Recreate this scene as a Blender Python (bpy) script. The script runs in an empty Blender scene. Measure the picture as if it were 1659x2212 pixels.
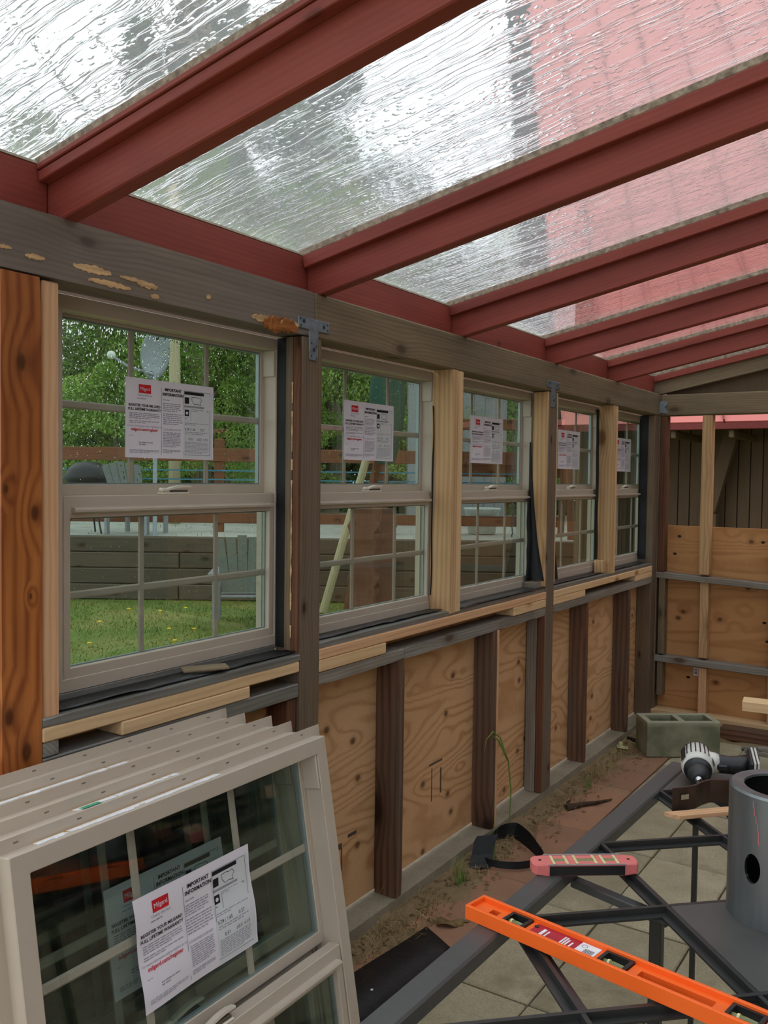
import bpy, bmesh, math, random
from mathutils import Vector, Matrix, Euler, noise
R = random.Random(7)
SC = bpy.context.scene
COL = SC.collection
PI = math.pi

# ------------------------------------------------------------------ camera
cam_d = bpy.data.cameras.new('camera')
cam = bpy.data.objects.new('camera', cam_d)
COL.objects.link(cam)
cam_d.sensor_fit = 'VERTICAL'
cam_d.sensor_height = 36.0
cam_d.lens = 31.40
cam_d.clip_end = 500
YAW, PITCH, ROLL = -0.578270, -0.038606, 0.012643
_f = Vector((math.sin(YAW) * math.cos(PITCH), math.cos(YAW) * math.cos(PITCH), math.sin(PITCH)))
_r = _f.cross(Vector((0, 0, 1))).normalized()
_u = _r.cross(_f)
_r2 = math.cos(ROLL) * _r + math.sin(ROLL) * _u
_u2 = -math.sin(ROLL) * _r + math.cos(ROLL) * _u
cam.matrix_world = Matrix(((_r2.x, _u2.x, -_f.x, 1.6), (_r2.y, _u2.y, -_f.y, 0.0),
                           (_r2.z, _u2.z, -_f.z, 1.43), (0, 0, 0, 1)))
SC.camera = cam

# ------------------------------------------------------------------ sky, exposure
world = bpy.data.worlds.new('overcast_sky')
SC.world = world
world.use_nodes = True
wn = world.node_tree
wn.nodes.clear()
w_out = wn.nodes.new('ShaderNodeOutputWorld')
w_bg = wn.nodes.new('ShaderNodeBackground')
w_tc = wn.nodes.new('ShaderNodeTexCoord')
w_no = wn.nodes.new('ShaderNodeTexNoise')
w_no.inputs['Scale'].default_value = 2.2
w_no.inputs['Detail'].default_value = 4
w_mx = wn.nodes.new('ShaderNodeMix')
w_mx.data_type = 'RGBA'
w_mx.inputs[6].default_value = (0.86, 0.91, 1.0, 1)
w_mx.inputs[7].default_value = (0.98, 0.99, 1.0, 1)
wn.links.new(w_tc.outputs['Generated'], w_no.inputs['Vector'])
wn.links.new(w_no.outputs['Fac'], w_mx.inputs[0])
wn.links.new(w_mx.outputs[2], w_bg.inputs['Color'])
w_bg.inputs['Strength'].default_value = 1.0
wn.links.new(w_bg.outputs[0], w_out.inputs['Surface'])
SC.view_settings.view_transform = 'Standard'
SC.view_settings.look = 'None'
SC.view_settings.gamma = 1.0
SC.view_settings.use_curve_mapping = False
SC.view_settings.exposure = 0.75
if hasattr(SC, 'cycles'):
    SC.cycles.use_denoising = True
    SC.cycles.max_bounces = 9
    SC.cycles.diffuse_bounces = 3
    SC.cycles.glossy_bounces = 3
    SC.cycles.transmission_bounces = 8
    SC.cycles.transparent_max_bounces = 20
    SC.cycles.sample_clamp_indirect = 6.0

# ------------------------------------------------------------------ materials
def srgb(h):
    out = []
    for i in (0, 2, 4):
        c = int(h[i:i + 2], 16) / 255
        out.append(c / 12.92 if c <= 0.04045 else ((c + 0.055) / 1.055) ** 2.4)
    return (*out, 1.0)


class NT:
    def __init__(self, name):
        self.m = bpy.data.materials.new(name)
        self.m.use_nodes = True
        self.t = self.m.node_tree
        self.t.nodes.clear()
        self.out = self.t.nodes.new('ShaderNodeOutputMaterial')

    def n(self, typ, ins=None, **props):
        nd = self.t.nodes.new('ShaderNode' + typ)
        for k, v in props.items():
            setattr(nd, k, v)
        for k, v in (ins or {}).items():
            if isinstance(v, bpy.types.NodeSocket):
                self.t.links.new(v, nd.inputs[k])
            else:
                nd.inputs[k].default_value = v
        return nd

    def math(self, op, a, b=0.0, clamp=False):
        return self.n('Math', {0: a, 1: b}, operation=op, use_clamp=clamp).outputs[0]

    def mix(self, fac, a, b, blend='MIX'):
        nd = self.n('Mix', {0: fac, 6: a, 7: b}, data_type='RGBA', blend_type=blend)
        return nd.outputs[2]

    def ramp(self, fac, stops):
        nd = self.n('ValToRGB', {0: fac})
        cr = nd.color_ramp
        while len(cr.elements) < len(stops):
            cr.elements.new(0.5)
        for e, (p, c) in zip(cr.elements, stops):
            e.position = p
            e.color = c if len(c) == 4 else (*c, 1)
        return nd.outputs[0]

    def coords(self, scale, rnd=True):
        tc = self.n('TexCoord')
        mp = self.n('Mapping', {'Vector': tc.outputs['Object'], 'Scale': scale})
        v = mp.outputs[0]
        if rnd:
            oi = self.n('ObjectInfo')
            k = self.math('MULTIPLY', oi.outputs['Random'], 37.0)
            cb = self.n('CombineXYZ', {0: k, 1: k, 2: k})
            v = self.n('VectorMath', {0: v, 1: cb.outputs[0]}, operation='ADD').outputs[0]
        return v

    def noise(self, vec, scale, detail=3, rough=0.5, dist=0.0):
        return self.n('TexNoise', {'Vector': vec, 'Scale': scale, 'Detail': detail, 'Roughness': rough,
                                   'Distortion': dist}).outputs['Fac']

    def principled(self, color, rough=0.6, metal=0.0, spec=0.4, bump=None, bump_s=0.2, bump_d=0.01, **kw):
        p = self.n('BsdfPrincipled', {'Base Color': color, 'Roughness': rough, 'Metallic': metal,
                                      'Specular IOR Level': spec})
        for k, v in kw.items():
            p.inputs[k].default_value = v
        if bump is not None:
            b = self.n('Bump', {'Height': bump, 'Strength': bump_s, 'Distance': bump_d})
            self.t.links.new(b.outputs[0], p.inputs['Normal'])
        self.t.links.new(p.outputs[0], self.out.inputs['Surface'])
        return p


def plain(name, hexc, rough=0.6, metal=0.0, spec=0.4, var=0.12, scale=30, bump_s=0.05, stretch=(1, 1, 1)):
    t = NT(name)
    v = t.coords(stretch)
    nz = t.noise(v, scale, 4)
    c = srgb(hexc)
    lo = tuple(x * (1 - var) for x in c[:3]) + (1,)
    hi = tuple(min(1, x * (1 + var)) for x in c[:3]) + (1,)
    col = t.ramp(nz, [(0.3, lo), (0.7, hi)])
    t.principled(col, rough, metal, spec, nz, bump_s)
    return t.m


def wood(name, light, dark, knot='3a2414', rough=0.7, ring=34.0, contrast=0.5, knots=0.10, stain=None, stain_amt=0.5,
         fine=0.5, objvar=0.12, spec=0.25, bump_s=0.15, stain_scale=2.0, warp_a=7.0, at=None):
    """grain runs along the object's local X"""
    t = NT(name)
    v = t.coords((1, 1, 1))
    warp = t.noise(t.n('Mapping', {'Vector': v, 'Scale': (0.35, 1, 1)}).outputs[0], 5.0, 2)
    sep = t.n('SeparateXYZ', {0: v})
    flat = t.n('CombineXYZ', {0: t.math('MULTIPLY', sep.outputs[0], 0.5), 1: t.math('ADD', sep.outputs[1], sep.outputs[2]), 2: 0.0}).outputs[0]
    vor = t.n('TexVoronoi', {'Vector': flat, 'Scale': 4.0, 'Randomness': 1.0}, voronoi_dimensions='2D')
    kd = vor.outputs['Distance']
    has = t.math('GREATER_THAN', t.n('SeparateColor', {0: vor.outputs['Color']}).outputs[0], 0.45)
    if at:
        # knots at known places on the broad face
        raw = t.n('SeparateXYZ', {0: t.n('TexCoord').outputs['Object']})
        kd = None
        for kx, ky, kr in at:
            dx = t.math('MULTIPLY', t.math('SUBTRACT', raw.outputs[0], kx), 0.55)
            dy = t.math('SUBTRACT', raw.outputs[1], ky)
            d_ = t.math('MULTIPLY', t.math('SQRT', t.math('ADD', t.math('MULTIPLY', dx, dx), t.math('MULTIPLY', dy, dy))), 0.16 / kr * 0.1 * 10)
            kd = d_ if kd is None else t.math('MINIMUM', kd, d_)
        has = 1.0
    halo = t.math('MULTIPLY', t.math('SUBTRACT', 1.0, t.math('MULTIPLY', kd, 1.3 if at else 3.2), True), has)
    sv = t.n('Mapping', {'Vector': v, 'Scale': (0.10, 1, 1)}).outputs[0]
    ph = t.math('ADD', t.math('MULTIPLY', warp, warp_a * 2), t.math('MULTIPLY', halo, 9.0 if knots > 0 else 0.0))
    wv = t.n('TexWave', {'Vector': sv, 'Scale': ring, 'Distortion': 1.5, 'Detail': 2.0, 'Detail Scale': 1.0,
                         'Phase Offset': ph}, wave_type='RINGS', rings_direction='X').outputs['Fac']
    fn = t.noise(t.n('Mapping', {'Vector': v, 'Scale': (0.03, 1, 1)}).outputs[0], 150, 4, 0.65)
    md = t.noise(t.n('Mapping', {'Vector': v, 'Scale': (0.06, 1, 1)}).outputs[0], 38, 3, 0.6)
    g = t.math('ADD', t.math('MULTIPLY', t.math('POWER', wv, 1.8), contrast * .7), t.math('MULTIPLY', fn, fine * .55))
    g = t.math('ADD', g, t.math('MULTIPLY', t.math('SUBTRACT', md, 0.35), 0.9))
    col = t.ramp(g, [(0.12, srgb(light)), (0.95, srgb(dark))])
    if stain:
        sn = t.noise(t.n('Mapping', {'Vector': v, 'Scale': (0.35, 1, 1)}).outputs[0], stain_scale * 2, 4, 0.6)
        sf = t.ramp(sn, [(0.5 - stain_amt * 0.2, (0, 0, 0)), (0.82 - stain_amt * 0.2, (1, 1, 1))])
        col = t.mix(t.math('MULTIPLY', sf, 0.8), col, t.mix(g, srgb(stain), tuple(c * .6 for c in srgb(stain)[:3]) + (1,)))
    if knots > 0:
        kf = t.ramp(kd, [(knots * 0.55, (1, 1, 1)), (knots, (0, 0, 0))])
        ring2 = t.ramp(kd, [(knots * 0.9, (1, 1, 1)), (knots * 2.0, (0, 0, 0))])
        col = t.mix(t.math('MULTIPLY', t.math('MULTIPLY', ring2, has), 0.35), col, srgb(knot))
        col = t.mix(t.math('MULTIPLY', t.math('MULTIPLY', kf, has), 0.85), col, srgb(knot))
    oi = t.n('ObjectInfo')
    vv = t.n('MapRange', {0: oi.outputs['Random'], 3: 1 - objvar, 4: 1 + objvar}).outputs[0]
    col = t.n('HueSaturation', {'Value': vv, 'Color': col}).outputs[0]
    t.principled(col, rough, 0, spec, g, bump_s, 0.004)
    return t.m


def plywood(name, c_light, c_dark, hor, axes, knot='5a381f', freq=16.0, amt=0.30):
    """rotary cut face veneer: contour lines of a stretched height field; hor is the horizontal axis"""
    t = NT(name)
    v = t.coords((1, 1, 1))
    sep = t.n('SeparateXYZ', {0: v})
    flat = t.n('CombineXYZ', {0: sep.outputs[hor], 1: sep.outputs[2], 2: 0.0}).outputs[0]
    vor = t.n('TexVoronoi', {'Vector': t.n('Mapping', {'Vector': flat, 'Scale': (0.85, 1.1, 1)}).outputs[0], 'Scale': 5.5, 'Randomness': 1.0},
              voronoi_dimensions='2D')
    kd = vor.outputs['Distance']
    has = t.math('GREATER_THAN', t.n('SeparateColor', {0: vor.outputs['Color']}).outputs[0], 0.55)
    tilt = t.n('Mapping', {'Vector': flat, 'Rotation': (0, 0, 0.22), 'Scale': axes}).outputs[0]
    h = t.noise(tilt, 1.5, 1.5, 0.4, 0.35)
    jit = t.noise(flat, 26.0, 2)
    h2 = t.math('ADD', t.math('MULTIPLY', h, freq * 6.0), t.math('MULTIPLY', jit, 1.1))
    h2 = t.math('ADD', h2, t.math('MULTIPLY', t.math('SUBTRACT', 1.0, t.math('MULTIPLY', kd, 3.0), True), 4.0))
    s = t.math('ADD', t.math('MULTIPLY', t.math('SINE', h2), 0.5), 0.5)
    s = t.math('POWER', s, 3.0)
    amp = t.noise(flat, 3.0, 2)
    fn = t.noise(t.n('Mapping', {'Vector': flat, 'Scale': (1, 6, 1)}).outputs[0], 45, 3, 0.6)
    big = t.noise(flat, 2.0, 3)
    g = t.math('MULTIPLY', t.math('MULTIPLY', s, amp), amt * 2)
    g = t.math('ADD', g, t.math('MULTIPLY', fn, 0.35))
    g = t.math('ADD', g, t.math('MULTIPLY', big, 0.35))
    col = t.ramp(g, [(0.22, srgb(c_light)), (0.85, srgb(c_dark))])
    ring2 = t.ramp(kd, [(0.06, (1, 1, 1)), (0.16, (0, 0, 0))])
    kf = t.ramp(kd, [(0.045, (1, 1, 1)), (0.085, (0, 0, 0))])
    col = t.mix(t.math('MULTIPLY', t.math('MULTIPLY', ring2, has), 0.3), col, srgb(knot))
    col = t.mix(t.math('MULTIPLY', t.math('MULTIPLY', kf, has), 0.75), col, srgb(knot))
    t.principled(col, 0.75, 0, 0.2, g, 0.05, 0.003)
    return t.m


def glass_sheet(name, tint, refl=1.0):
    """clear insulated glass: lets light through untinted but for a slight cast and mirrors by Fresnel"""
    t = NT(name)
    lw = t.n('Fresnel', {'IOR': 1.56})
    geo = t.n('NewGeometry')
    front = t.math('SUBTRACT', 1.0, geo.outputs['Backfacing'])
    fac = t.math('MULTIPLY', t.math('MULTIPLY', lw.outputs[0], front), refl, True)
    tr = t.n('BsdfTransparent', {'Color': tint})
    gl = t.n('BsdfGlossy', {'Color': (1, 1, 1, 1), 'Roughness': 0.0})
    mx = t.n('MixShader', {0: fac, 1: tr.outputs[0], 2: gl.outputs[0]})
    t.t.links.new(mx.outputs[0], t.out.inputs['Surface'])
    return t.m


def wet_roof_glass():
    t = NT('rain_wet_roof_glass')
    tc = t.n('TexCoord')
    v = tc.outputs['Object']
    wob = t.noise(v, 7.0, 3)
    v2 = t.n('VectorMath', {0: v, 1: t.n('CombineXYZ', {0: 0.0, 1: t.math('MULTIPLY', wob, 0.035), 2: 0.0}).outputs[0]},
             operation='ADD').outputs[0]
    def ridge(scale, mid, width):
        st = t.noise(t.n('Mapping', {'Vector': v2, 'Scale': scale}).outputs[0], 1.0, 3, 0.5)
        d = t.math('ABSOLUTE', t.math('SUBTRACT', st, mid))
        return t.math('SUBTRACT', 1.0, t.math('DIVIDE', d, width, True), True)
    st = t.math('ADD', ridge((1.5, 21, 1), .5, .030), t.math('MULTIPLY', ridge((3.0, 46, 1), .42, .030), .6))
    rp = t.noise(t.n('Mapping', {'Vector': v2, 'Scale': (30, 70, 1)}).outputs[0], 1.0, 2, 0.5)
    dr = t.n('TexVoronoi', {'Vector': t.n('Mapping', {'Vector': v2, 'Scale': (42, 64, 1)}).outputs[0], 'Scale': 1.0,
                            'Randomness': 1.0}).outputs['Distance']
    dr = t.ramp(dr, [(0.16, (1, 1, 1)), (0.36, (0, 0, 0))])
    sel = t.ramp(t.noise(v2, 4.0, 3), [(0.38, (0, 0, 0)), (0.52, (1, 1, 1))])
    hgt = t.math('ADD', st, t.math('MULTIPLY', t.math('MULTIPLY', dr, sel), 1.0))
    hgt = t.math('ADD', hgt, t.math('MULTIPLY', rp, 0.26))
    geo = t.n('NewGeometry')
    nz = t.n('SeparateXYZ', {0: geo.outputs['True Normal']}).outputs[2]
    up = t.math('GREATER_THAN', t.math('MULTIPLY', nz, t.math('SUBTRACT', 1.0, t.math('MULTIPLY', geo.outputs['Backfacing'], 2.0))), 0.3)
    b = t.n('Bump', {'Height': hgt, 'Strength': t.math('MULTIPLY', up, 0.8), 'Distance': 0.0011})
    g = t.n('BsdfGlass', {'Color': (0.95, 0.975, 0.97, 1), 'Roughness': 0.0, 'IOR': 1.33, 'Normal': b.outputs[0]})
    tr = t.n('BsdfTransparent', {'Color': (0.93, 0.95, 0.95, 1)})
    mx = t.n('MixShader', {0: 0.2, 1: g.outputs[0], 2: tr.outputs[0]})
    t.t.links.new(mx.outputs[0], t.out.inputs['Surface'])
    return t.m


M = {}
M['red_paint'] = wood('barn_red_painted_wood', '9a4a3f', '813a31', knots=0.05, knot='682e28', contrast=0.3, fine=0.3, rough=0.5, objvar=0.05,
                      stain='773531', stain_amt=0.2, bump_s=0.10)
M['weathered'] = wood('weathered_brown_beam', '937f65', '62513d', knots=0.07, knot='504030', contrast=0.35, fine=0.7, stain='776a57', stain_amt=0.5,
                      objvar=0.04, rough=0.75)
M['beam_grey'] = wood('weathered_grey_beam', '8c7e71', '63574d', knots=0.05, knot='5c5048', contrast=0.3, fine=0.6, stain='827870', stain_amt=0.7,
                      objvar=0.03, rough=0.7)
M['post_brown'] = wood('weathered_post', '87705a', '594937', knots=0.04, contrast=0.35, fine=0.8, stain='766b61', stain_amt=0.55,
                       objvar=0.04)
M['orange_post'] = wood('wet_orange_fir_post', 'bf753b', '803f1b', knot='4f2812', contrast=0.7, ring=16, knots=0.16, fine=0.3,
                        rough=0.42, stain='8a451f', stain_amt=0.25, objvar=0.0, spec=0.4, warp_a=6.0,
                        at=((.775, .0, .012), (.52, -.035, .006), (.47, .030, .011), (.06, -.03, .012), (-.02, .01, .013), (.30, .02, .004)))
M['redwood'] = wood('stained_red_cedar', '7a523d', '523426', knots=0.05, contrast=0.5, rough=0.6)
M['old_stud'] = wood('old_dark_stud', '7d5740', '432d20', knot='2a1a10', contrast=0.7, ring=16, knots=0.16, stain='675c52', stain_amt=0.5,
                     objvar=0.18, warp_a=4.0)
M['grey_old'] = wood('silvered_old_lumber', 'a19b92', '69635c', knots=0.08, knot='5a4836', contrast=0.35, fine=0.8, stain='7d6c5a', stain_amt=0.35,
                     objvar=0.08)
M['new_pine'] = wood('new_pale_lumber', 'e6c498', 'cda274', knot='8f613a', contrast=0.4, ring=20, knots=0.06, fine=0.3, objvar=0.04)
M['new_pink'] = wood('new_pink_fir_lumber', 'e0b38b', 'c48f66', knot='8a5a34', contrast=0.5, ring=30, knots=0.0, fine=0.35, objvar=0.03)
M['tan_stud'] = wood('tan_fir_stud', 'd2ab80', 'a67d52', knot='6f492b', contrast=0.5, ring=22, knots=0.11, fine=0.35, objvar=0.05, warp_a=4.0)
M['wet_sill'] = wood('wet_dark_sill_board', '86847f', '55544f', knots=0.0, contrast=0.3, fine=0.8, rough=0.35, spec=0.6, objvar=0.06)
M['ply_left'] = plywood('fir_plywood_left', 'e2b68a', 'ae794b', 1, (0.5, 2.1, 1), freq=21, amt=.27)
M['ply_back'] = plywood('fir_plywood_back', 'cd9967', 'a06b3f', 0, (0.3, 3.2, 1), freq=12, amt=0.24)
M['splinter'] = plain('fresh_split_wood', 'dcb487', 0.85, 0, 0.15, 0.25, 60, 0.3, (1, .15, 1.5))
M['rot'] = plain('rotted_red_heartwood', '9c6237', 0.9, 0, 0.1, 0.5, 60, 0.5, (1, .2, 1.5))
M['vinyl'] = plain('tan_vinyl', 'c0b2a2', 0.38, 0, 0.5, 0.03, 12, 0.0)
M['vinyl_grid'] = plain('tan_grille', 'ada496', 0.45, 0, 0.4, 0.03, 12, 0.0)
M['spacer'] = plain('grey_glass_spacer', '8f9d9c', 0.35, 0.3, 0.5, 0.05)
M['fin_slot'] = plain('shadowed_slot', '75695d', 0.7)
M['latch'] = plain('pale_vinyl_latch', 'dacfbf', 0.35, 0, 0.5, 0.05)
M['latch_dark'] = plain('brown_latch_underside', '5a5046', 0.5)
M['glass'] = glass_sheet('window_glass', (0.93, 0.95, 0.94, 1))
M['glass_outer'] = glass_sheet('window_outer_glass', (0.82, 0.87, 0.84, 1), .6)
M['roof_glass'] = wet_roof_glass()
M['galv'] = plain('galvanised_steel', '93a3ad', 0.42, 0.75, 0.5, 0.22, 40, 0.06)
M['galv_dark'] = plain('dark_steel_bolt', '4a5056', 0.5, 0.7)
M['felt'] = plain('black_roofing_felt', '1b1c1f', 0.55, 0, 0.35, 0.2, 60, 0.25)
M['membrane'] = plain('black_sill_membrane', '232527', 0.38, 0, 0.5, 0.15, 14, 0.3)
M['gasket'] = plain('dirty_pane_gasket', 'a39180', 0.85, 0, 0.2, 0.45, 55, 0.6)
M['sealant'] = plain('pale_sealant', 'c3b7a4', 0.8, 0, 0.2, 0.2)
M['paper'] = plain('white_paper', 'e9e2ec', 0.75, 0, 0.2, 0.02, 8, 0.0)
M['ink'] = plain('black_ink', '232226', 0.7, 0, 0.2)
M['ink_grey'] = plain('grey_ink', '9d99a6', 0.7, 0, 0.2)
M['ink_red'] = plain('red_ink', 'd3262f', 0.6, 0, 0.2)
M['label_white'] = plain('white_label_print', 'eceef2', 0.45, 0, 0.4, 0.12, 60)
M['label_yellow'] = plain('yellow_label_edge', 'd9a441', 0.5)
M['label_green'] = plain('green_label_print', '3fa07c', 0.5)
M['sheet_grey'] = plain('dark_grey_powder_coat', '4d4d4c', 0.4, 0.0, 0.5, 0.06, 60, 0.03)
M['sheet_black'] = plain('black_iron', '343434', 0.4, 0.2, 0.5, 0.1)
M['rust_steel'] = plain('dark_rusty_steel', '4a3a33', 0.45, 0.55, 0.5, 0.3, 25, 0.1)
M['tile'] = plain('charcoal_tile', '4e4e4b', 0.42, 0, 0.5, 0.12, 9, 0.05)
M['pipe'] = plain('blued_steel_pipe', '7d8385', 0.4, 0.75, 0.5, 0.25, 5, 0.03, (7, 7, 0.5))
M['pipe_in'] = plain('shade_black_pipe_bore', '1a1b1c', 0.8, 0.2)  # inner faces coloured black to stand for the shade inside the pipe
M['orange'] = plain('fluorescent_orange_plastic', 'ff6c22', 0.42, 0, 0.45, 0.02)
M['tool_red'] = plain('salmon_red_plastic', 'e27a76', 0.45, 0, 0.45, 0.05)
M['tool_black'] = plain('black_plastic', '1d1f22', 0.4, 0, 0.5, 0.08)
M['chuck_dark'] = plain('dark_chuck', '3a3b3c', 0.45, 0.3)
M['tool_white'] = plain('off_white_plastic', 'd8d5cd', 0.4, 0, 0.5, 0.06, 50)
M['aluminium'] = plain('brushed_aluminium', 'b9bcc2', 0.35, 0.7, 0.5, 0.08)
M['vial'] = plain('pale_yellow_vial', 'e3dba0', 0.2, 0, 0.6, 0.05)
M['vial_dark'] = plain('olive_vial_liquid', '757a45', 0.15, 0, 0.6, 0.1)
M['sticker_red'] = plain('crimson_sticker', 'b3253a', 0.4, 0, 0.4, 0.05)
M['chrome'] = plain('chrome', 'c9ccd0', 0.2, 1.0)
M['twig'] = plain('dead_bark', '4d3d30', 0.9, 0, 0.2, 0.3, 60, 0.4)
M['leaf_dead'] = plain('dead_leaf', '7f6a48', 0.85, 0, 0.2, 0.3, 60)
M['grass_green'] = plain('green_grass_blade', '6f8f45', 0.6, 0, 0.3, 0.3, 20)
M['grass_dry'] = plain('straw_grass', 'a89268', 0.85, 0, 0.2, 0.3, 30)
M['sticker_white'] = plain('greyish_sticker', 'd9dadf', 0.6, 0, 0.3, 0.01)
M['scrap'] = plain('yellow_white_scrap', 'cfcd9c', 0.7)


def cmu_mat():
    t = NT('mossy_concrete')
    v = t.coords((1, 1, 1))
    a = t.noise(v, 9, 5)
    b = t.noise(v, 120, 3)
    col = t.ramp(a, [(0.35, srgb('92917b')), (0.62, srgb('6e7159'))])
    tc = t.n('TexCoord')
    z = t.n('SeparateXYZ', {0: tc.outputs['Object']}).outputs[2]
    top = t.ramp(z, [(0.16, (0, 0, 0)), (0.185, (1, 1, 1))])
    col = t.mix(t.math('MULTIPLY', top, 0.8), col, srgb('a8a58e'))
    t.principled(col, 0.9, 0, 0.2, b, 0.6, 0.004)
    return t.m


def paver_mat(name, c1, c2, c3):
    t = NT(name)
    v = t.coords((1, 1, 1))
    a = t.noise(v, 5, 5, 0.6)
    b = t.noise(v, 160, 3)
    d = t.noise(v, 2.2, 4, 0.7)
    col = t.ramp(a, [(0.3, srgb(c1)), (0.7, srgb(c2))])
    col = t.mix(t.ramp(d, [(0.55, (0, 0, 0)), (0.75, (1, 1, 1))]), col, srgb(c3))
    col = t.mix(t.ramp(b, [(0.35, (0.35, 0.35, 0.35)), (0.55, (0, 0, 0))]), col, srgb(c3))
    oi = t.n('ObjectInfo')
    vv = t.n('MapRange', {0: oi.outputs['Random'], 3: 0.9, 4: 1.1}).outputs[0]
    col = t.n('HueSaturation', {'Value': vv, 'Color': col}).outputs[0]
    t.principled(col, 0.85, 0, 0.25, b, 0.35, 0.004)
    return t.m


M['cmu'] = cmu_mat()
M['paver_tan'] = paver_mat('tan_concrete_paver', 'b5ab90', '9b9178', '756a54')
M['paver_red'] = paver_mat('red_concrete_paver', 'a97c63', '906e59', '8f7d64')
M['soil'] = paver_mat('dry_soil', '8f7a5c', '6d5b43', 'a8936d')
M['curb'] = paver_mat('weathered_sill_plate', 'a79d8b', '877d6b', '695f4e')


def roof_red_mat():
    t = NT('pale_red_metal_roof')
    v = t.coords((1, 1, 1))
    a = t.noise(v, 0.8, 4)
    col = t.ramp(a, [(0.3, srgb('d9827a')), (0.7, srgb('d0766e'))])
    t.principled(col, 0.5, 0, 0.5)
    return t.m


M['roof_red'] = roof_red_mat()
M['roof_seam'] = plain('roof_seam_red', '8a3c3c', 0.5)
M['fascia_red'] = plain('dark_red_fascia', '6b2420', 0.6)
M['siding'] = plain('tan_board_siding', '64523f', 0.75, 0, 0.2, 0.08, 12, 0.1, (4, 4, 0.4))
M['house_siding'] = plain('brown_lap_siding', '7d6f5d', 0.7, 0, 0.2, 0.08, 12, 0.1, (4, .4, 4))
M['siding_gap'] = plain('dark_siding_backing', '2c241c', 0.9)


def leaf_mat(name, a, b, c):
    t = NT(name)
    geo = t.n('NewGeometry')
    v = geo.outputs['Position']
    n1 = t.noise(v, 0.9, 3)
    n2 = t.noise(v, 9.0, 2)
    col = t.ramp(t.math('ADD', t.math('MULTIPLY', n1, 0.6), t.math('MULTIPLY', n2, 0.4)), [(0.35, srgb(a)), (0.52, srgb(b)), (0.68, srgb(c))])
    p = t.principled(col, 0.6, 0, 0.3)
    return t.m


M['leaf_a'] = leaf_mat('spring_green_leaves', '557038', '84a64c', 'abc06a')
M['leaf_b'] = leaf_mat('dark_conifer_needles', '33472c', '506b43', '728c58')
M['leaf_c'] = leaf_mat('grey_green_leaves', '6f8058', '96a67c', 'bac5a0')
M['bark'] = plain('grey_bark', '8b8371', 0.9, 0, 0.2, 0.3, 14, 0.4, (3, 3, 0.4))
M['pole_pale'] = plain('pale_utility_pole', 'b5ab8b', 0.8, 0, 0.2, 0.15, 10, 0.2, (6, 6, 0.3))


def lawn_mat():
    t = NT('spring_lawn')
    geo = t.n('NewGeometry')
    a = t.noise(geo.outputs['Position'], 1.1, 5, 0.6)
    b = t.noise(geo.outputs['Position'], 30, 3, 0.6)
    k = t.math('ADD', t.math('MULTIPLY', a, 0.6), t.math('MULTIPLY', b, 0.4))
    col = t.ramp(k, [(0.34, srgb('55682f')), (0.5, srgb('6d7f3d')), (0.6, srgb('8b8850')), (0.72, srgb('a08d60'))])
    t.principled(col, 0.85, 0, 0.2, b, 0.4, 0.02)
    return t.m


M['lawn'] = lawn_mat()
M['gravel'] = paver_mat('white_gravel_terrace', 'c6c8bf', 'a9aca3', '8e9188')
M['old_timber'] = wood('dark_retaining_timber', '63594c', '453d33', contrast=0.4, objvar=0.15)
M['fence_wood'] = wood('red_brown_fence_wood', '85573d', '5c3926', contrast=0.5, objvar=0.1)
M['stump_wood'] = wood('dark_red_stump', '6e4a3a', '4a3025', contrast=0.5, objvar=0)
M['tape_blue'] = plain('blue_fence_tape', '3f7f96', 0.5, 0, 0.4, 0.4, 60)
M['plastic_grey'] = plain('grey_plastic', '8b9094', 0.45)
M['dish'] = plain('grey_dish', '9fa7ad', 0.5)
M['green_canvas'] = plain('dark_green_canvas', '1f4a3c', 0.8)
M['metal_shed'] = plain('grey_metal_cladding', '93999c', 0.5, 0.1)
M['yellow_wood'] = plain('yellow_lumber_ends', 'd8b65a', 0.7, 0, 0.2, 0.3, 40)
M['dandelion'] = plain('dandelion_yellow', 'e6c62b', 0.7)
M['white_plastic'] = plain('white_plastic', 'd8e0da', 0.4)


def drop_mat():
    t = NT('rain_drop')
    g = t.n('BsdfGlass', {'Color': (1, 1, 1, 1), 'Roughness': 0.0, 'IOR': 1.33})
    t.t.links.new(g.outputs[0], t.out.inputs['Surface'])
    return t.m


M['drop'] = drop_mat()

# ------------------------------------------------------------------ mesh helpers
def link(name, me, mat=None, parent=None, loc=(0, 0, 0), rot=(0, 0, 0)):
    o = bpy.data.objects.new(name, me)
    COL.objects.link(o)
    if mat is not None and me is not None and len(me.materials) == 0:
        me.materials.append(mat)
    o.location = loc
    o.rotation_euler = rot
    if parent is not None:
        o.parent = parent
    return o


def finish(name, bm, mat, parent=None, loc=(0, 0, 0), rot=(0, 0, 0), smooth=False):
    me = bpy.data.meshes.new(name)
    bmesh.ops.recalc_face_normals(bm, faces=bm.faces)
    bm.to_mesh(me)
    bm.free()
    if smooth:
        for p in me.polygons:
            p.use_smooth = True
    return link(name, me, mat, parent, loc, rot)


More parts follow.
